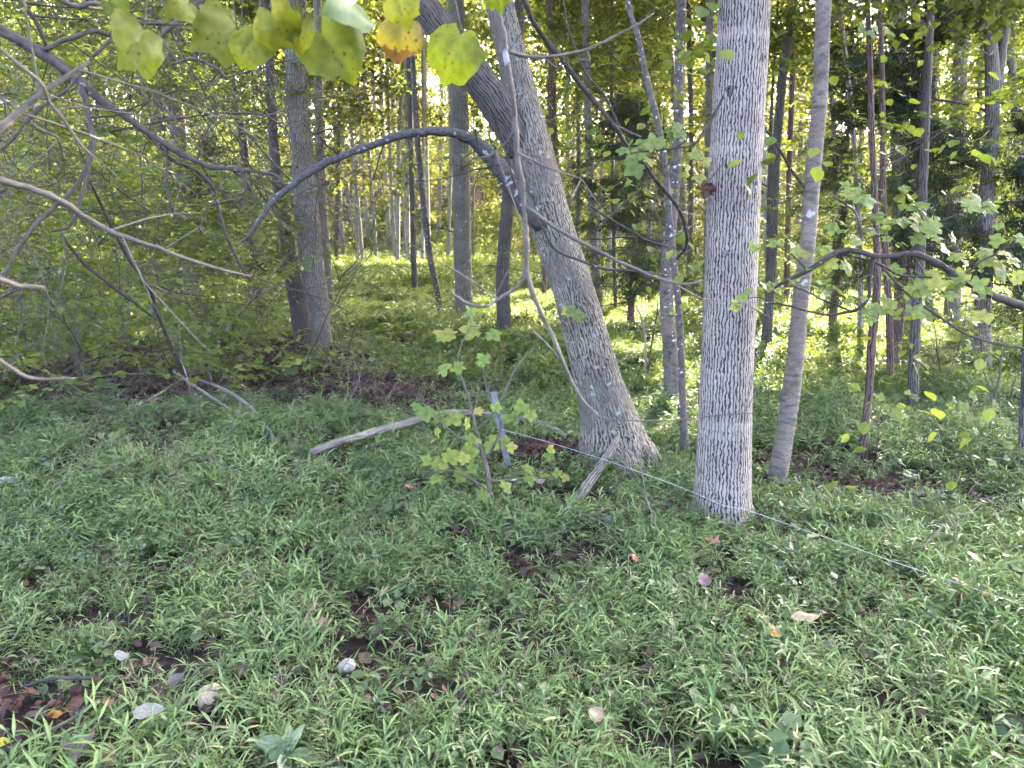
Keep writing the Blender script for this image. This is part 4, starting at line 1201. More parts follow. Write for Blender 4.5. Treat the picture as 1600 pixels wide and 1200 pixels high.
# ------------------------------------------------------------------ leaves one can pick out
def star_mesh(seed, mat, lobes=5, size=.1):
    """lobed, pointed leaf: fan of a star outline, cupped, with a short petiole"""
    r = random.Random(seed)
    out = []
    angs = [-125, -62, 0, 62, 125][:lobes]
    lens = [.52, .85, 1.0, .85, .52]
    A = [a + r.uniform(-6, 6) for a in angs]
    outline = [(-172, .16)]
    for i, (a, l) in enumerate(zip(A, lens)):
        l *= r.uniform(.9, 1.1)
        outline += [(a - 22, l * .74), (a - 11, l * .85), (a, l), (a + 11, l * .85), (a + 22, l * .74)]
        if i < len(A) - 1: outline.append(((a + A[i + 1]) / 2, .56 * r.uniform(.85, 1.15)))
    outline.append((172, .16))
    V = [(0, .0, 0)]
    cup = r.uniform(-.25, .15)
    for a, l in outline:
        x, y = math.sin(R(a)) * l * .62, math.cos(R(a)) * l * .62
        V.append((x * size, y * size, (cup * (x * x + y * y) - .12 * abs(x) + .05 * math.sin(a * .09 + seed) * l) * size))
    n = len(V)
    Fc = [(0, i + 1, i) for i in range(1, n - 1)]
    UV = [(v[0] / size + .5, v[1] / size + .5) for v in V]
    mb = MB(); mb.add(V, Fc, UV)
    pet = [(0, 0, 0), (0, -.3 * size, .02 * size), (.02 * size, -.62 * size, .1 * size)]
    tube(mb, pet, [.0010, .0011, .0013], 4, cap=False)
    return mb.mesh('leaf', mat)

STAR = [star_mesh(800 + i, M['star'], size=.1) for i in range(5)]
LIME = [star_mesh(820 + i, M['lime'], size=.1) for i in range(5)]

def place_leaf(parent, me, p, wpx, facing, r, roll=None, org=None, name='leaf'):
    """p world point; wpx width in photo px; facing: 0 lies level, 1 stands up facing the viewer"""
    o = mobj(name, me, parent)
    o.location = p - (org if org is not None else parent.location)
    s = wpx * 1.12 * dep(p) / F / .105
    o.scale = (s, s, s)
    q = Euler((0, 0, r.uniform(0, 6.28))).to_quaternion()
    o.rotation_mode = 'QUATERNION'
    o.rotation_quaternion = Euler((facing * R(80) + r.gauss(0, .15), r.gauss(0, .25), r.gauss(0, .5))).to_quaternion() @ q
    return o

def leaf_plant(name, label, cat, stems, leaves, meshes, mat, Y0, seed, facing=(.45, 1.05), jitter=.15, base=None, extra=0):
    """stems as in traced(); each leaf sits on its petiole and a fine twig ties it to the nearest stem"""
    p0 = at(stems[0][2][0][0], stems[0][2][0][1], stems[0][0])
    if base is not None: p0 = base
    root = thing(name, label, cat, p0)
    rr = random.Random(seed)
    nodes = []
    for i, (Y, dY, pts) in enumerate(stems):
        o, P, Rd = limb_part('stem' if i == 0 else 'branch', root, pts, Y, mat, 10 if i == 0 else 6, 4, dY, seed + i, org=root.location)
        Q, _ = smooth_path(P, Rd, 5)
        nodes += [(q, o) for q in Q]
    leaves = list(leaves) + [(px + rr.gauss(0, 16), py + rr.gauss(0, 12), w * rr.uniform(.6, .95)) for (px, py, w) in leaves if extra and rr.random() < extra]
    for (px, py, w) in leaves:
        q2 = at(px, py, 1.0)
        best = None
        for (q, o) in nodes:
            d = q - CAM; u = CAM + ray(px, py) * (d.dot(CF))
            dd = (u - q).length
            if best is None or dd < best[0]: best = (dd, q, u)
        u = best[2]
        u = CAM + (u - CAM) * (1 + rr.uniform(-jitter, jitter) * .25)
        lf = place_leaf(root, rr.choice(meshes), u, w, rr.uniform(*facing), rr, org=root.location)
        if best[0] > .03:
            mb = MB()
            mid = best[1].lerp(u, .5) + Vector((rr.gauss(0, .01), rr.gauss(0, .01), .015))
            tube(mb, [best[1], mid, u], [.0016, .0013, .0009], 4, 3, cap=False, org=root.location)
            mobj('twig', mb.mesh('twig', mat), root)
    return root

YS = gr(772, 795).y
leaf_plant('maple_sapling', 'lime-green lobed-leaf sapling with pale stem in the middle, before the leaning trunk', 'sapling',
    [(YS, .0, [(775, 812, 10), (770, 785, 9), (764, 752, 8), (758, 722, 7), (752, 700, 6), (745, 672, 4), (737, 640, 3), (725, 600, 3), (722, 590, 2)]),
     (YS, .1, [(753, 702, 5), (735, 690, 4), (715, 682, 3), (690, 660, 2)]),
     (YS, -.05, [(757, 720, 4), (775, 690, 4), (782, 660, 3), (765, 625, 3), (757, 590, 2), (752, 560, 2)]),
     (YS, .2, [(764, 752, 4), (800, 750, 3), (840, 748, 2), (885, 742, 1.5)]),
     (YS, -.1, [(768, 770, 3), (730, 745, 3), (690, 735, 2), (665, 748, 1.5)]),
     (YS, .1, [(725, 600, 3), (715, 570, 2.5), (720, 540, 2), (735, 510, 1.5)]),
     (YS, .1, [(745, 672, 3), (775, 640, 3), (790, 605, 2.5), (810, 570, 2), (840, 535, 1.5)])],
    [(705, 522, 44), (742, 515, 40), (768, 520, 30), (738, 492, 28), (690, 530, 26), (688, 578, 34), (720, 572, 30), (757, 566, 30), (664, 640, 34), (704, 652, 40), (684, 650, 26), (682, 672, 22), (650, 632, 18), (775, 640, 24), (800, 652, 34), (815, 640, 30), (830, 645, 24), (765, 690, 40), (740, 690, 34), (728, 708, 38), (700, 710, 36), (690, 725, 34), (726, 720, 26), (695, 730, 20), (735, 733, 22), (715, 745, 34), (684, 745, 26), (670, 720, 24), (756, 772, 26), (788, 762, 28), (790, 800, 24), (785, 815, 22), (800, 780, 22), (822, 732, 24), (828, 745, 26), (850, 742, 20), (872, 742, 20), (884, 744, 18), (862, 712, 24), (858, 700, 20), (728, 664, 26), (795, 690, 24), (796, 700, 22), (812, 768, 22), (840, 790, 22), (750, 640, 20), (758, 760, 20)],
    LIME, M['twig'], YS, 60, base=gr(775, 812))

YR = 3.1
leaf_plant('lobed_leaf_branch', 'arching dark branch with pale green star-shaped leaves coming from the right edge', 'branch',
    [(YR, .0, [(1700, 500, 13), (1600, 476, 13), (1550, 460, 12), (1500, 435, 11), (1470, 415, 10), (1440, 401, 10), (1420, 396, 9), (1380, 401, 8), (1340, 393, 9), (1318, 391, 9), (1290, 404, 9), (1262, 423, 8), (1235, 436, 7), (1210, 450, 4)]),
     (YR, .1, [(1366, 396, 6), (1362, 415, 6), (1357, 440, 6), (1356, 465, 5), (1342, 482, 5), (1315, 490, 4), (1290, 492, 4), (1260, 485, 3), (1230, 478, 3), (1200, 472, 2)]),
     (YR, .1, [(1310, 394, 4), (1345, 404, 4), (1380, 416, 5), (1410, 430, 4), (1460, 433, 3), (1520, 440, 3), (1600, 447, 3)]),
     (YR, .1, [(1345, 394, 4), (1345, 360, 4), (1335, 330, 3), (1310, 312, 3), (1300, 305, 2)]),
     (YR, -.1, [(1420, 396, 4), (1440, 370, 3), (1460, 350, 3), (1500, 335, 2), (1545, 322, 2)]),
     (YR, -.1, [(1380, 418, 4), (1425, 465, 4), (1460, 490, 4), (1495, 515, 4), (1540, 533, 4), (1600, 545, 4), (1660, 550, 3)]),
     (YR, .0, [(1262, 423, 4), (1240, 400, 3), (1222, 388, 2)]),
     (YR, .0, [(1330, 486, 3), (1290, 470, 3), (1260, 455, 2.5), (1235, 446, 2)]),
     (YR, .0, [(1500, 437, 4), (1530, 410, 3), (1560, 395, 3), (1592, 370, 2)]),
     (YR, .0, [(1230, 478, 2), (1205, 470, 2), (1180, 465, 1.5), (1155, 470, 1.5)])],
    [(1352, 308, 44), (1330, 302, 28), (1440, 318, 40), (1425, 310, 26), (1375, 336, 36), (1408, 346, 36), (1428, 352, 30), (1452, 348, 40), (1462, 345, 30), (1515, 322, 42), (1540, 326, 36), (1530, 312, 26), (1302, 352, 28), (1320, 350, 24), (1360, 362, 28), (1385, 360, 22), (1430, 370, 30), (1212, 382, 30), (1236, 380, 28), (1258, 395, 34), (1288, 388, 26), (1296, 408, 28), (1322, 412, 32), (1480, 392, 34), (1498, 400, 26), (1535, 393, 36), (1562, 412, 30), (1580, 405, 30), (1396, 428, 34), (1420, 452, 32), (1440, 452, 44), (1462, 446, 36), (1482, 460, 30), (1500, 438, 32), (1524, 446, 34), (1540, 452, 28), (1243, 443, 26), (1274, 447, 26), (1292, 440, 24), (1308, 450, 28), (1336, 456, 22), (1425, 486, 36), (1386, 482, 34), (1370, 486, 30), (1350, 482, 24), (1394, 472, 26), (1540, 490, 38), (1484, 492, 30), (1592, 372, 30), (1192, 446, 22), (1158, 462, 24), (1150, 478, 22), (1172, 455, 18), (1570, 425, 34), (1590, 440, 26), (1552, 375, 28), (1376, 342, 22), (1460, 372, 26), (1340, 372, 24)],
    STAR, M['darktwig'], YR, 61, base=at(1700, 500, YR), extra=.9, facing=(.25, .8))
leaf_plant('leafy_twig', 'cluster of green lobed leaves hanging left of the ridged trunk', 'branch',
    [(3.9, .0, [(1130, 150, 4), (1110, 190, 4), (1085, 225, 4), (1055, 232, 3), (1020, 235, 3), (985, 240, 2)]), (3.9, 0, [(1055, 232, 3), (1075, 215, 2), (1062, 195, 2)])],
    [(1000, 225, 36), (1022, 228, 34), (985, 242, 34), (995, 258, 40), (1035, 222, 30), (1048, 214, 28), (1062, 205, 34), (1012, 250, 30), (975, 235, 24), (1085, 245, 28), (1100, 250, 22), (1072, 262, 24), (1092, 275, 26), (1058, 195, 24)],
    STAR, M['darktwig'], 3.9, 62)
leaf_plant('leafy_twig', 'small spray of green lobed leaves high on the evergreen', 'branch',
    [(4.5, 0, [(1440, -10, 3), (1410, 25, 3), (1375, 42, 3), (1345, 46, 2)])],
    [(1350, 46, 30), (1368, 36, 28), (1385, 46, 28), (1362, 50, 24), (1395, 40, 20)], STAR, M['darktwig'], 4.5, 63)
leaf_plant('seedling', 'pale-leaved seedling in front of the leaning trunk at knee height', 'seedling',
    [(YL - .35, 0, [(905, 560, 3), (895, 500, 3), (890, 492, 2)])],
    [(885, 490, 24), (900, 492, 26), (893, 486, 18)], STAR, M['twig'], YL - .4, 64, base=gr(905, 720))

bp = at(1104, 297, ashB.y - .12)
dl = thing('dead_leaf_bunch', 'withered brown leaf bunch hanging at the left side of the ridged trunk', 'leaf bunch', bp)
DL = [litter_mesh(430 + i, plain_leaf('withered_leaf_%d' % i, (.17, .07, .045), .2), .05) for i in range(3)]
rr = random.Random(9)
for k in range(9):
    o = mobj('leaf', DL[k % 3], dl, (rr.gauss(0, .022), rr.gauss(0, .015), rr.gauss(0, .022)))
    o.rotation_euler = (rr.uniform(0, 3), rr.uniform(0, 3), rr.uniform(0, 6)); o.scale = (.9, .9, .9)
mb = MB(); tube(mb, [(0, 0, 0), (.02, .02, .05), at(1135, 248, ashB.y - .15) - bp], [.002, .0022, .0025], 5, 4)
mobj('twig', mb.mesh('twig', M['darktwig']), dl)

# pale-leaved seedlings low on the right
rr = random.Random(65)
for k, (px, py, n, h, lb) in enumerate([
    (1545, 690, 12, 70, 'pale-leaved seedling below the forked trunk'),
    (1480, 600, 8, 50, 'pale-leaved seedling between the dark smooth and forked trunks'),
    (1590, 760, 9, 90, 'pale-leaved seedling at the right edge below the slender stem'),
    (1420, 660, 7, 45, 'pale-leaved seedling at the foot of the dark smooth trunk'),
    (100, 500, 14, 60, 'yellow-green seedling among the left thicket'),
    (230, 545, 12, 60, 'yellow-green seedling above the left litter patch'),
    (440, 600, 8, 50, 'yellow-green seedling below the twin trunks'),
    (180, 720, 6, 45, 'small broad-leaved seedling in the left grass')]):
    b = gr(px, py)
    top = at(px + 6, py - h, b.y)
    lv = [(px + rr.gauss(0, h * .45), py - h * rr.uniform(.3, 1.15), rr.uniform(12, 22)) for _ in range(n)]
    leaf_plant('seedling', lb, 'seedling', [(b.y, 0, [(px, py, 3), (px + 3, py - h * .5, 2.5), (px + 6, py - h, 1.5)])], lv, STAR if k not in (4, 5, 6) else LIME, M['twig'], b.y, 70 + k, base=b)

# heart-shaped leaves close to the lens, at the top
def heart_mesh(seed, mat, fold=.3):
    """broad heart-shaped leaf: wavy uneven margin, folded along the midrib, edges drooping and nibbled"""
    r = random.Random(seed)
    n = 56
    bites = [(r.uniform(-2.6, 2.6), r.uniform(.05, .14), r.uniform(.04, .12)) for _ in range(4)]
    sk = r.uniform(-.10, .10)
    out = []
    for i in range(n):
        a = -math.pi + 2 * math.pi * i / n          # 0 points at the tip (-y)
        rad = .5 * (1 + .06 * math.cos(a) - .42 * math.exp(-((abs(a) - math.pi) / .22) ** 2) + .22 * math.exp(-(a / .15) ** 2))
        rad *= 1 + .035 * math.sin(5 * a + seed) + .03 * math.sin(9 * a + 2 * seed) + .012 * math.sin(23 * a + seed)
        for (ba, bw, bd) in bites: rad *= 1 - bd * math.exp(-((a - ba) / bw) ** 2)
        out.append((math.sin(a) * rad * 1.08 + sk * math.cos(a) * rad, -math.cos(a) * rad * .92))
    V = [(0, .2, 0)]; UV = [(.5, .7)]
    ph = r.uniform(0, 6); cu = r.uniform(.2, .8); tw = r.uniform(-.5, .5)
    rings = 8
    for k in range(1, rings + 1):
        t = k / rings
        for (x, y) in out:
            X, Y = x * t, .2 * (1 - t) + y * t
            z = fold * abs(X) - cu * X * X * 1.2 - .45 * max(0, .05 - Y) ** 2 * 2 + tw * X * Y + .035 * math.sin(8 * X + ph) * t + .03 * math.sin(9 * Y + ph * 2) * t + .02 * math.sin(19 * X - 13 * Y + ph) * t * t
            V.append((X, Y, z)); UV.append((X + .5, Y + .5))
    m = len(out); Fc = [(0, 1 + i, 1 + (i + 1) % m) for i in range(m)]
    for k in range(rings - 1):
        for i in range(m):
            Fc.append((1 + k * m + i, 1 + (k + 1) * m + i, 1 + (k + 1) * m + (i + 1) % m, 1 + k * m + (i + 1) % m))
    mb = MB(); mb.add(V, Fc, UV)
    return mb.mesh('leaf', mat)
YH = 1.15
hb = at(600, -60, YH)
hroot = thing('heart_leaf_branch', 'row of backlit spotted heart-shaped leaves hanging from a twig along the top', 'branch', hb)
tw = [(900, -120, 7), (780, -75, 6), (650, -50, 6), (560, -45, 5), (450, -40, 5), (330, -40, 4), (240, -45, 3)]
o, tP, tR = limb_part('twig', hroot, tw, YH + .02, M['darktwig'], 8, 4, .02, 80, org=hb)
tQ, _ = smooth_path(tP, tR, 6)
for k, (px, py, w, rx, ry, rz, mt, lb) in enumerate([
    (218, 62, 96, 70, 62, 38, 'heart', 'narrow heart leaf turned edgeways'),
    (352, 52, 92, 52, 18, 60, 'heart', None),
    (432, 36, 78, 100, -20, -22, 'heart', None),
    (392, 66, 70, 62, -12, 30, 'heart', None),
    (516, 70, 104, 66, 22, -34, 'heart', None),
    (470, 44, 60, 84, -24, 20, 'heart', None),
    (548, 6, 90, 36, 20, 60, 'heart_cool', 'cool green leaf seen from above'),
    (626, 54, 68, 88, 10, 6, 'heart_yellow', 'yellow leaf with a brown rotted tip'),
    (624, 4, 60, 74, -14, -16, 'heart', None),
    (708, 76, 94, 78, -22, 26, 'heart', None),
    (286, 6, 54, 50, 26, 70, 'heart', None),
    (776, -8, 42, 80, 0, -20, 'heart', None),
    (180, 8, 40, 60, 30, -40, 'heart', None)]):
    p = at(px, py, YH + .03 * math.sin(k * 2.1))
    o = mobj('leaf', heart_mesh(90 + k, M[mt]), hroot, p - hb)
    s = w * dep(p) / F
    o.scale = (s, s, s)
    o.rotation_euler = Euler((R(rx), R(ry), R(rz) * .5), 'YXZ') if False else Euler((R(rx), R(rz), R(ry)), 'XYZ')
    if lb: o['label'] = lb
    q = min(tQ, key=lambda t: (t - p).length)
    bpt = o.matrix_basis @ Vector((0, .3, 0)) + hb
    mb = MB(); tube(mb, [q, q.lerp(bpt, .5) + Vector((0, 0, .012)), bpt], [.0016, .0014, .0012], 5, 4, cap=False, org=hb)
    mobj('petiole', mb.mesh('petiole', M['darktwig']), hroot)

# ------------------------------------------------------------------ dead wood on the ground
def ground_stick(name, label, pts, mat, lift=.03, seg=12, twigs=0, seed=0, cat='stick'):
    P = []; Rd = []
    for (px, py, w, dz) in pts:
        p = gr(px, py, dz + lift); P.append(p); Rd.append(w * .5 * dep(p) / F)
    root = thing(name, label, cat, P[0])
    mb = MB(); tube(mb, P, Rd, seg, 6, lump=.12, org=P[0], seed=seed)
    o = mobj('stem', mb.mesh('stem', mat), root)
    if twigs: sub_twigs(root, P, Rd, P[0], twigs, random.Random(seed), (.1, .4), mat, 1, .003)
    return root
ground_stick('fallen_branch', 'bleached fallen branch lying behind the lime-green sapling', [(488, 707, 12, .10), (520, 694, 13, .12), (560, 682, 13, .13), (620, 666, 13, .14), (668, 651, 12, .14), (720, 645, 10, .12), (775, 650, 9, .1), (835, 659, 9, .08), (872, 674, 8, .05), (892, 690, 5, .0)], M['dead'], twigs=6, seed=1, cat='branch')
sp = [(886, 806, 17), (905, 776, 16), (922, 752, 15), (945, 720, 13), (962, 690, 11), (966, 676, 5)]
P = [gr(sp[0][0], sp[0][1], .0)]
for i, (px, py, w) in enumerate(sp[1:], 1):
    P.append(at(px, py, P[0].y + (YL - .30 - P[0].y) * i / 5))
mb = MB(); tube(mb, P, [w * .5 * dep(p) / F for (_, _, w), p in zip(sp, P)], 12, 6, lump=.12, org=P[0], seed=4)
root = thing('leaning_stick', 'thick grey broken stick propped against the foot of the leaning trunk', 'stick', P[0])
mobj('stem', mb.mesh('stem', M['grey']), root)
mb = MB(); tube(mb, [P[3], P[3] + Vector((.07, -.02, .02)), at(985, 735, P[3].y), at(1000, 750, P[3].y - .1)], [.012, .01, .008, .004], 6, 5, lump=.1, org=P[0], seed=6)
mobj('side_branch', mb.mesh('side_branch', M['twig']), root)
ground_stick('fallen_branch', 'pale dead branch angled down to the right in the left litter', [(433, 693, 5, .02), (418, 670, 6, .06), (400, 645, 6, .10), (376, 624, 6, .14), (345, 606, 5, .18), (312, 594, 4, .2), (288, 590, 3, .2)], M['dead'], seed=2, twigs=3, cat='branch')
ground_stick('fallen_branch', 'thin pale dead branch crossing beneath the angled one at left', [(272, 580, 5, .25), (300, 600, 4, .2), (330, 620, 4, .14), (370, 645, 3, .08), (402, 651, 2, .05)], M['dead'], seed=3, twigs=2, cat='branch')
ground_stick('fallen_branch', 'long thin grey branch slanting up from the left grass to the tangle', [(200, 641, 4, .05), (240, 621, 4, .12), (275, 598, 4, .2), (310, 578, 3, .28), (322, 562, 2, .32)], M['twig'], seed=4, twigs=2, cat='branch')
ground_stick('fallen_branch', 'thin dead stem curving up from the tangle to the twin trunks', [(330, 596, 4, .05), (328, 570, 4, .2), (345, 530, 4, .4), (372, 490, 3, .6), (400, 455, 3, .75)], M['dead'], seed=5, twigs=3, cat='branch')
ground_stick('fallen_branch', 'broken pale twig lying at the left edge', [(-10, 772, 8, .02), (30, 772, 8, .03), (70, 766, 7, .03), (110, 760, 4, .03)], M['dead'], seed=6, twigs=2, cat='branch')
ground_stick('fallen_stick', 'dark curved stick in the bottom left corner under the grass tuft', [(36, 1074, 6, .05), (70, 1063, 7, .07), (110, 1059, 7, .07), (150, 1061, 6, .05), (168, 1068, 4, .02)], M['darktwig'], seed=7)
ground_stick('fallen_stick', 'grey straight stick across the bottom left corner', [(-20, 1180, 8, .02), (30, 1165, 8, .03), (70, 1146, 7, .05), (100, 1130, 6, .06), (132, 1112, 3, .08)], M['twig'], seed=8)
ground_stick('fallen_stick', 'small pale peeled stick right of the propped grey stick', [(914, 785, 5, .02), (928, 790, 5, .03), (945, 800, 4, .02)], M['dead'], seed=9)
ground_stick('fallen_stick', 'short pale stick behind the fallen branch left of the leaning trunk', [(812, 636, 5, .02), (832, 642, 6, .03), (860, 645, 6, .03)], M['dead'], seed=10)
ground_stick('fallen_stick', 'slim pale stem slanting beside the hanging vine', [(874, 562, 3, .3), (855, 538, 3, .42), (830, 514, 3, .52)], M['dead'], seed=11)
ground_stick('fallen_stick', 'brown fallen pole in the far glade left of the furrowed trunk', [(640, 480, 4, .05), (665, 476, 4, .06), (690, 472, 3, .06)], M['twig'], seed=12)
for k, (a, lb) in enumerate([([(1007, 592, 3, .0), (1009, 550, 3, .25), (1005, 505, 3, .5), (993, 477, 2, .65)], 'pale thin sapling whip right of the leaning trunk'),
                             ([(1011, 592, 2, .0), (1017, 545, 2.5, .3), (1026, 495, 2, .6), (1028, 470, 1.5, .75)], 'dark thin sapling whip beside the pale one')]):
    b = gr(a[0][0], a[0][1]); P = [b - Vector((0, 0, .05))] + [at(px, py, b.y) for px, py, w, d in a[1:]]
    mb = MB(); tube(mb, P, [w * .5 * dep(p) / F * 1.2 for (_, _, w, _), p in zip(a, P)], 6, 5, lump=.05, org=b)
    root = thing('sapling_whip', lb, 'sapling', b)
    mobj('stem', mb.mesh('stem', M['dead'] if k == 0 else M['darktwig']), root)
    mb = MB(); tube(mb, [P[2], P[2] + Vector((.05, 0, .1)), P[2] + Vector((.13, .02, .16))], [.005, .004, .002], 5, 4, org=b)
    mobj('side_branch', mb.mesh('side_branch', M['darktwig']), root)

# ------------------------------------------------------------------ fence stake and wire
b = gr(797, 742)
stake = thing('fence_stake', 'leaning grey-violet fence stake behind the sapling', 'stake', b)
top = at(771, 612, b.y + .05)
ax = (top - b).normalized(); Ls = (top - b).length
sd = Vector((1, 0, 0)); sd = (sd - ax * sd.dot(ax)).normalized(); fr = ax.cross(sd)
M['stake'] = flat('weathered_grey_plastic', (.15, .142, .148), .5, .4, 9, .002)
M['stake_band'] = flat('dark_grey_band', (.10, .095, .12), .5, .4)
prof = [(-.022, -.004), (-.006, -.005), (-.004, -.018), (.004, -.018), (.006, -.005), (.022, -.004), (.022, .004), (-.022, .004)]
mb = MB()
V = [sd * x + fr * -y + ax * t for t in (-.15, Ls * .33, Ls * .66, Ls) for x, y in prof]
Fc = [(i * 8 + k, i * 8 + (k + 1) % 8, (i + 1) * 8 + (k + 1) % 8, (i + 1) * 8 + k) for i in range(3) for k in range(8)] + [tuple(24 + k for k in range(8))]
mb.add(V, Fc)
mobj('shaft', mb.mesh('shaft', M['stake'], False), stake)
for t in (.30, .52, .72):
    mb = MB(); c = ax * Ls * t
    V = [c + sd * x * 1.12 + fr * -y * 1.2 + ax * h for h in (-.006, .006) for x, y in prof]
    mb.add(V, [(k, (k + 1) % 8, 8 + (k + 1) % 8, 8 + k) for k in range(8)] + [tuple(range(8, 16)), tuple(reversed(range(8)))])
    mobj('clip', mb.mesh('clip', M['stake_band'], False), stake)
wp = [(788, 668, .33), (830, 683, .30), (880, 698, .27), (925, 712, .24), (975, 729, .22), (1020, 745, .20), (1080, 768, .17), (1125, 784, .15), (1170, 798, .15), (1230, 819, .14), (1300, 843, .14), (1400, 879, .15), (1500, 912, .16), (1600, 946, .17), (1720, 987, .18)]
P = [gr(px, py, max(.05, dz - .02)) for px, py, dz in wp]
P[0] = b + ax * Ls * .55
# keep the strand clear of the ridged trunk's foot
for p in P:
    d = Vector((p.x - ashB.x, p.y - ashB.y, 0))
    if d.length < .2:
        d2 = Vector((d.x * .3, -1, 0)).normalized(); p.x, p.y = ashB.x + d.x, ashB.y - math.sqrt(max(0, .205 ** 2 - d.x ** 2))
M['wire'] = flat('white_polywire', (.55, .54, .50), .5, .4, 60)
mb = MB(); tube(mb, P, [.0013] * len(P), 6, 6, org=P[0])
w = mobj('fence_wire', mb.mesh('fence_wire', M['wire']), None, P[0])
tag(w, 'thin white fence wire running past the ridged trunk to the right edge', 'wire')

# ------------------------------------------------------------------ small things on the forest floor
def curled_leaf(name, label, px, py, wpx, asp, col, rotz_, seed, lift=.08, curl=.9, tilt=(0.3, 0.2), lobed=False, cat='leaf', trans=.2):
    p = gr(px, py, lift)
    s = wpx * dep(p) / F
    r = random.Random(seed)
    nu, nv = 11, 7
    V = []; UV = []; Fc = []
    for i in range(nu):
        t = i / (nu - 1)
        wv = math.sin(math.pi * t ** .8) ** .7 * .5 * asp + .01
        if lobed: wv *= 1 + .38 * math.sin(t * 19 + seed)
        for j in range(nv):
            v = (j / (nv - 1) - .5) * 2
            x = t - .5; y = v * wv
            z = curl * y * y * 1.6 + .25 * curl * x * x + .04 * math.sin(7 * t + 3 * v + seed) + .03 * math.sin(15 * x + 9 * v)
            V.append((x * s, y * s, z * s)); UV.append((v * .5 + .5, t))
    for i in range(nu - 1):
        for j in range(nv - 1):
            Fc.append((i * nv + j, i * nv + j + 1, (i + 1) * nv + j + 1, (i + 1) * nv + j))
    mb = MB(); mb.add(V, Fc, UV)
    m = plain_leaf(name + '_%d' % seed, col, trans)
    root = thing(name, label, cat, p)
    root.rotation_euler = (tilt[0], tilt[1], rotz_)
    mobj('blade', mb.mesh('blade', m), root)
    mb = MB(); tube(mb, [(s * .48, 0, 0.07 * curl * s), (s * .62, .02 * s, .1 * s), (s * .78, .06 * s, .08 * s)], [.0016, .0013, .001], 5, 3)
    mobj('stalk', mb.mesh('stalk', m), root)
for k, a in enumerate([
    ('grey-white curled leaf in the grass right of the corner litter', 232, 1112, 46, .55, (.34, .33, .29), .5, .10, .7),
    ('mauve-brown crumpled leaf at the bottom left corner', 128, 1168, 52, .8, (.30, .21, .20), 1.2, .05, .8),
    ('red leaf at the bottom left beside the mauve one', 170, 1183, 40, .6, (.38, .10, .09), 1.9, .06, .8),
    ('orange curled leaf above the grey corner stick', 86, 1117, 24, .6, (.45, .25, .05), .3, .06, .8),
    ('orange-brown leaf between corner stick and mauve leaf', 102, 1168, 24, .6, (.42, .22, .05), .7, .05, .8),
    ('yellow leaf cut by the bottom left edge', 4, 1160, 20, .8, (.60, .52, .05), .2, .05, .4),
    ('rust-brown leaf upright in the grass left of the pale cap', 170, 1100, 26, .7, (.20, .09, .05), 1.4, .08, .8),
    ('silver-grey leaf left of the dark folded leaf', 190, 1026, 30, .7, (.25, .245, .26), 1.4, .10, .7),
    ('dark slate folded leaf above the pale cap', 276, 1062, 30, .7, (.13, .115, .115), 1.2, .07, .8),
    ('long tan leaf in the right foreground grass', 1258, 965, 48, .42, (.52, .38, .24), .15, .09, .6),
    ('bright orange leaf just below the long tan leaf', 1210, 988, 30, .7, (.62, .34, .06), .6, .07, .7),
    ('pinkish-brown leaf above the bright orange leaf', 1192, 966, 24, .7, (.36, .22, .17), 2., .08, .8),
    ('rust-red folded leaf in the grass below the fallen branch', 640, 763, 20, .75, (.33, .15, .11), .9, .14, 1.),
    ('pale brown lobed leaf in the grass below the ridged trunk', 1112, 846, 30, .8, (.33, .20, .14), 2.4, .12, .6),
    ('mauve-brown curled leaf lower left of the ridged trunk', 1100, 906, 26, .8, (.24, .15, .14), 1., .1, .9),
    ('dark brown leaf pair at the bottom right of centre', 1082, 1150, 30, .8, (.17, .11, .09), 1.6, .07, .9),
    ('pale green round leaf on the grass by the fence wire', 1271, 838, 20, .9, (.36, .42, .2), .4, .15, .3),
    ('cream leaf under the fence wire near the right edge', 1502, 911, 32, .6, (.50, .44, .27), 2.2, .1, .6),
    ('cream and brown leaf in the bottom middle grass', 932, 1117, 34, .7, (.30, .24, .16), .8, .09, .7),
    ('tan half-folded leaf caught under the angled dead branch', 344, 614, 20, .7, (.55, .36, .18), .6, .06, 1.1),
    ('scarlet leaf on the ground below the dark ridged trunk', 789, 550, 14, .7, (.50, .12, .10), .4, .08, .8),
    ('tan leaf stuck on a twig near the left edge', 50, 414, 20, .7, (.50, .36, .14), .4, None, .8),
    ('orange-red leaf scrap left of the ridged trunk lower grass', 992, 872, 24, .6, (.34, .16, .10), 1.1, .08, .8),
    ('yellow-cream leaf in the grass near the right edge', 1520, 870, 26, .7, (.48, .46, .20), 1.7, .14, .5),
    ('orange leaf under the fence wire beside the cream leaf', 1540, 926, 18, .6, (.55, .28, .08), .5, .08, .7),
    ('brown leaf flat among the grass left of centre', 505, 975, 24, .7, (.26, .15, .11), 1.2, .08, .8),
    ('pale fallen leaf at the foot of the sapling', 845, 752, 20, .7, (.40, .34, .30), 1.2, .08, .8)]):
    lb, px, py, w, asp, col, rz, lift, curl = a
    if lift is None: continue
    curled_leaf('fallen_leaf', lb, px, py, w, asp, col, rz, k, lift=lift + .03, curl=curl, tilt=(random.gauss(.35, .25), random.gauss(0, .25)), lobed=k in (1, 13, 17))

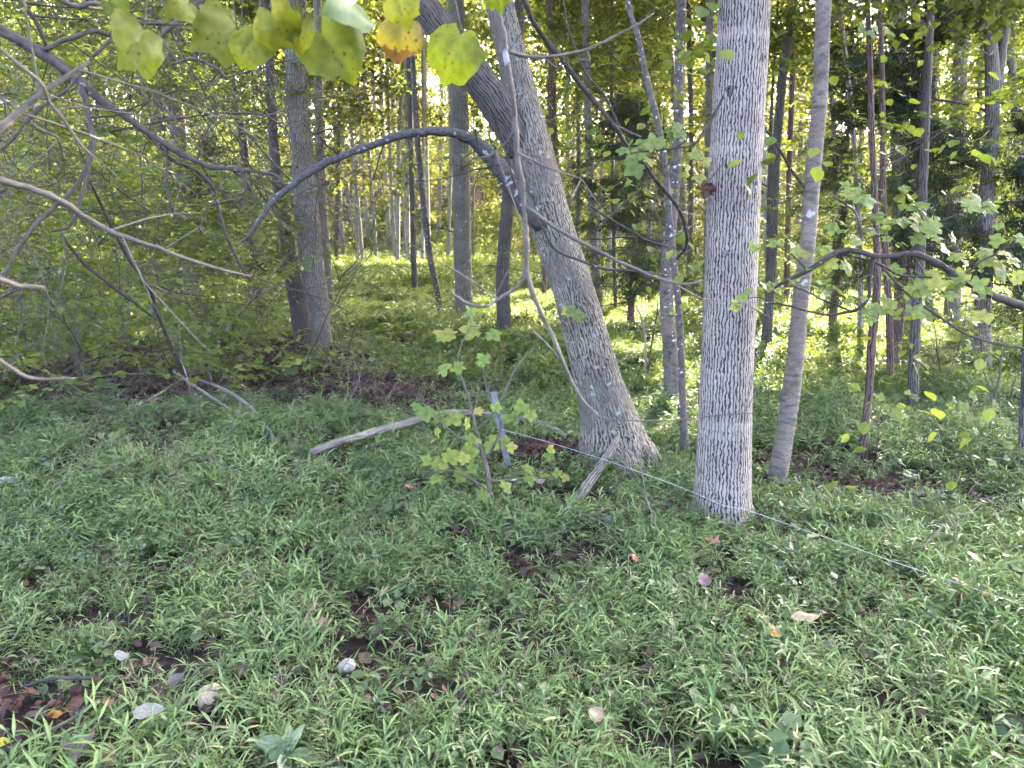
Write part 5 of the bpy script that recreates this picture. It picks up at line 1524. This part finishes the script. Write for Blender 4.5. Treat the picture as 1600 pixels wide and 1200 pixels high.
# pale rounded mushrooms
def mushroom(label, px, py, wpx, seed, col=(.48, .40, .25), lift=.045):
    p = gr(px, py, lift); s = wpx * dep(p) / F
    root = thing('mushroom', label, 'mushroom', Vector((p.x, p.y, p.z - lift)))
    r = random.Random(seed)
    mb = MB(); V = []; Fc = []; nu, nv = 20, 9
    for j in range(nv):
        t = j / (nv - 1)
        a = t * math.pi * .62
        for i in range(nu):
            b = i / nu * 6.283
            rad = math.sin(a) * .5 * (1 + .06 * math.sin(3 * b + seed) + .04 * math.sin(5 * b))
            z = math.cos(a) * .42 + .02 * math.sin(4 * b + 6 * t)
            V.append((rad * s * math.cos(b), rad * s * math.sin(b), (z + .05) * s + lift - .02))
    for j in range(nv - 1):
        for i in range(nu):
            Fc.append((j * nu + i, (j + 1) * nu + i, (j + 1) * nu + (i + 1) % nu, j * nu + (i + 1) % nu))
    Fc.append(tuple((nv - 1) * nu + i for i in range(nu)))
    mb.add(V, Fc)
    m = flat('mushroom_cap_%d' % seed, col, .8, .2, 120, .002)
    cp = mobj('cap', mb.mesh('cap', m), root); cp.rotation_euler = (.25, .1, 0)
    mb = MB(); tube(mb, [(0, 0, -.02), (0, 0, lift * .5), (0, 0, lift + .01)], [s * .2, s * .17, s * .19], 10, 4, lump=.1)
    mobj('stalk', mb.mesh('stalk', m), root)
mushroom('large cream mushroom cap in the bottom left grass', 331, 1082, 46, 1)
mushroom('small cream mushroom in the litter left of the sapling', 620, 576, 14, 2, lift=.05)
mushroom('tiny cream mushroom below the bare sprig', 625, 608, 12, 3, lift=.04)

# stones
def stone(label, px, py, wpx, col, seed, lift=.03):
    p = gr(px, py, lift); s = wpx * dep(p) / F * .5
    r = random.Random(seed)
    import bmesh
    bm = bmesh.new(); bmesh.ops.create_icosphere(bm, subdivisions=2, radius=s)
    for v in bm.verts:
        d = v.co.normalized()
        v.co *= 1 + .22 * math.sin(3 * d.x + seed) * math.cos(2.3 * d.y + seed) + r.uniform(-.05, .05)
        v.co.z *= .7
    me = bpy.data.meshes.new('stone'); bm.to_mesh(me); bm.free()
    me.materials.append(flat('stone_%d' % seed, col, .9, .2, 30, .006))
    o = mobj('stone', me, None, Vector((p.x, p.y, p.z)))
    tag(o, label, 'stone')
stone('pinkish-grey stone in the grass right of the mushroom', 541, 1040, 28, (.36, .31, .28), 3, .05)
stone('blue-grey stone beside the small peeled stick', 950, 812, 22, (.19, .185, .2), 4, .03)
stone('white stone on the litter at the left edge', 10, 752, 24, (.42, .40, .37), 5, .05)

# broad-leaved weed at the bottom edge
b = gr(450, 1215)
weed = thing('broad_leaf_weed', 'pale green broad-leaved weed at the bottom edge', 'weed', b)
M['weed'] = leafmat('weed_leaf', [(0, (.17, .27, .13)), (1, (.2, .3, .15))], .4, .45, .5, rand='object', noise=4, midrib=(.36, .42, .28))
rr = random.Random(3)
tipz = at(450, 1180, b.y) - b
mb = MB(); tube(mb, [(0, 0, -.03), (0.005, 0, .09), tuple(tipz + Vector((0, 0, .02)))], [.003, .0025, .002], 6, 4)
mobj('stem', mb.mesh('stem', M['weed']), weed)
for (az, el, L, W) in [(2.75, .35, .13, .06), (.15, -.1, .12, .06), (1.1, .9, .10, .045), (1.75, .7, .10, .04), (3.6, .0, .11, .05), (4.8, .1, .1, .05)]:
    mb = MB(); blade(mb, tipz, az, el, L, W, .7, rr, 4, .12)
    mobj('leaf', mb.mesh('leaf', M['weed']), weed)
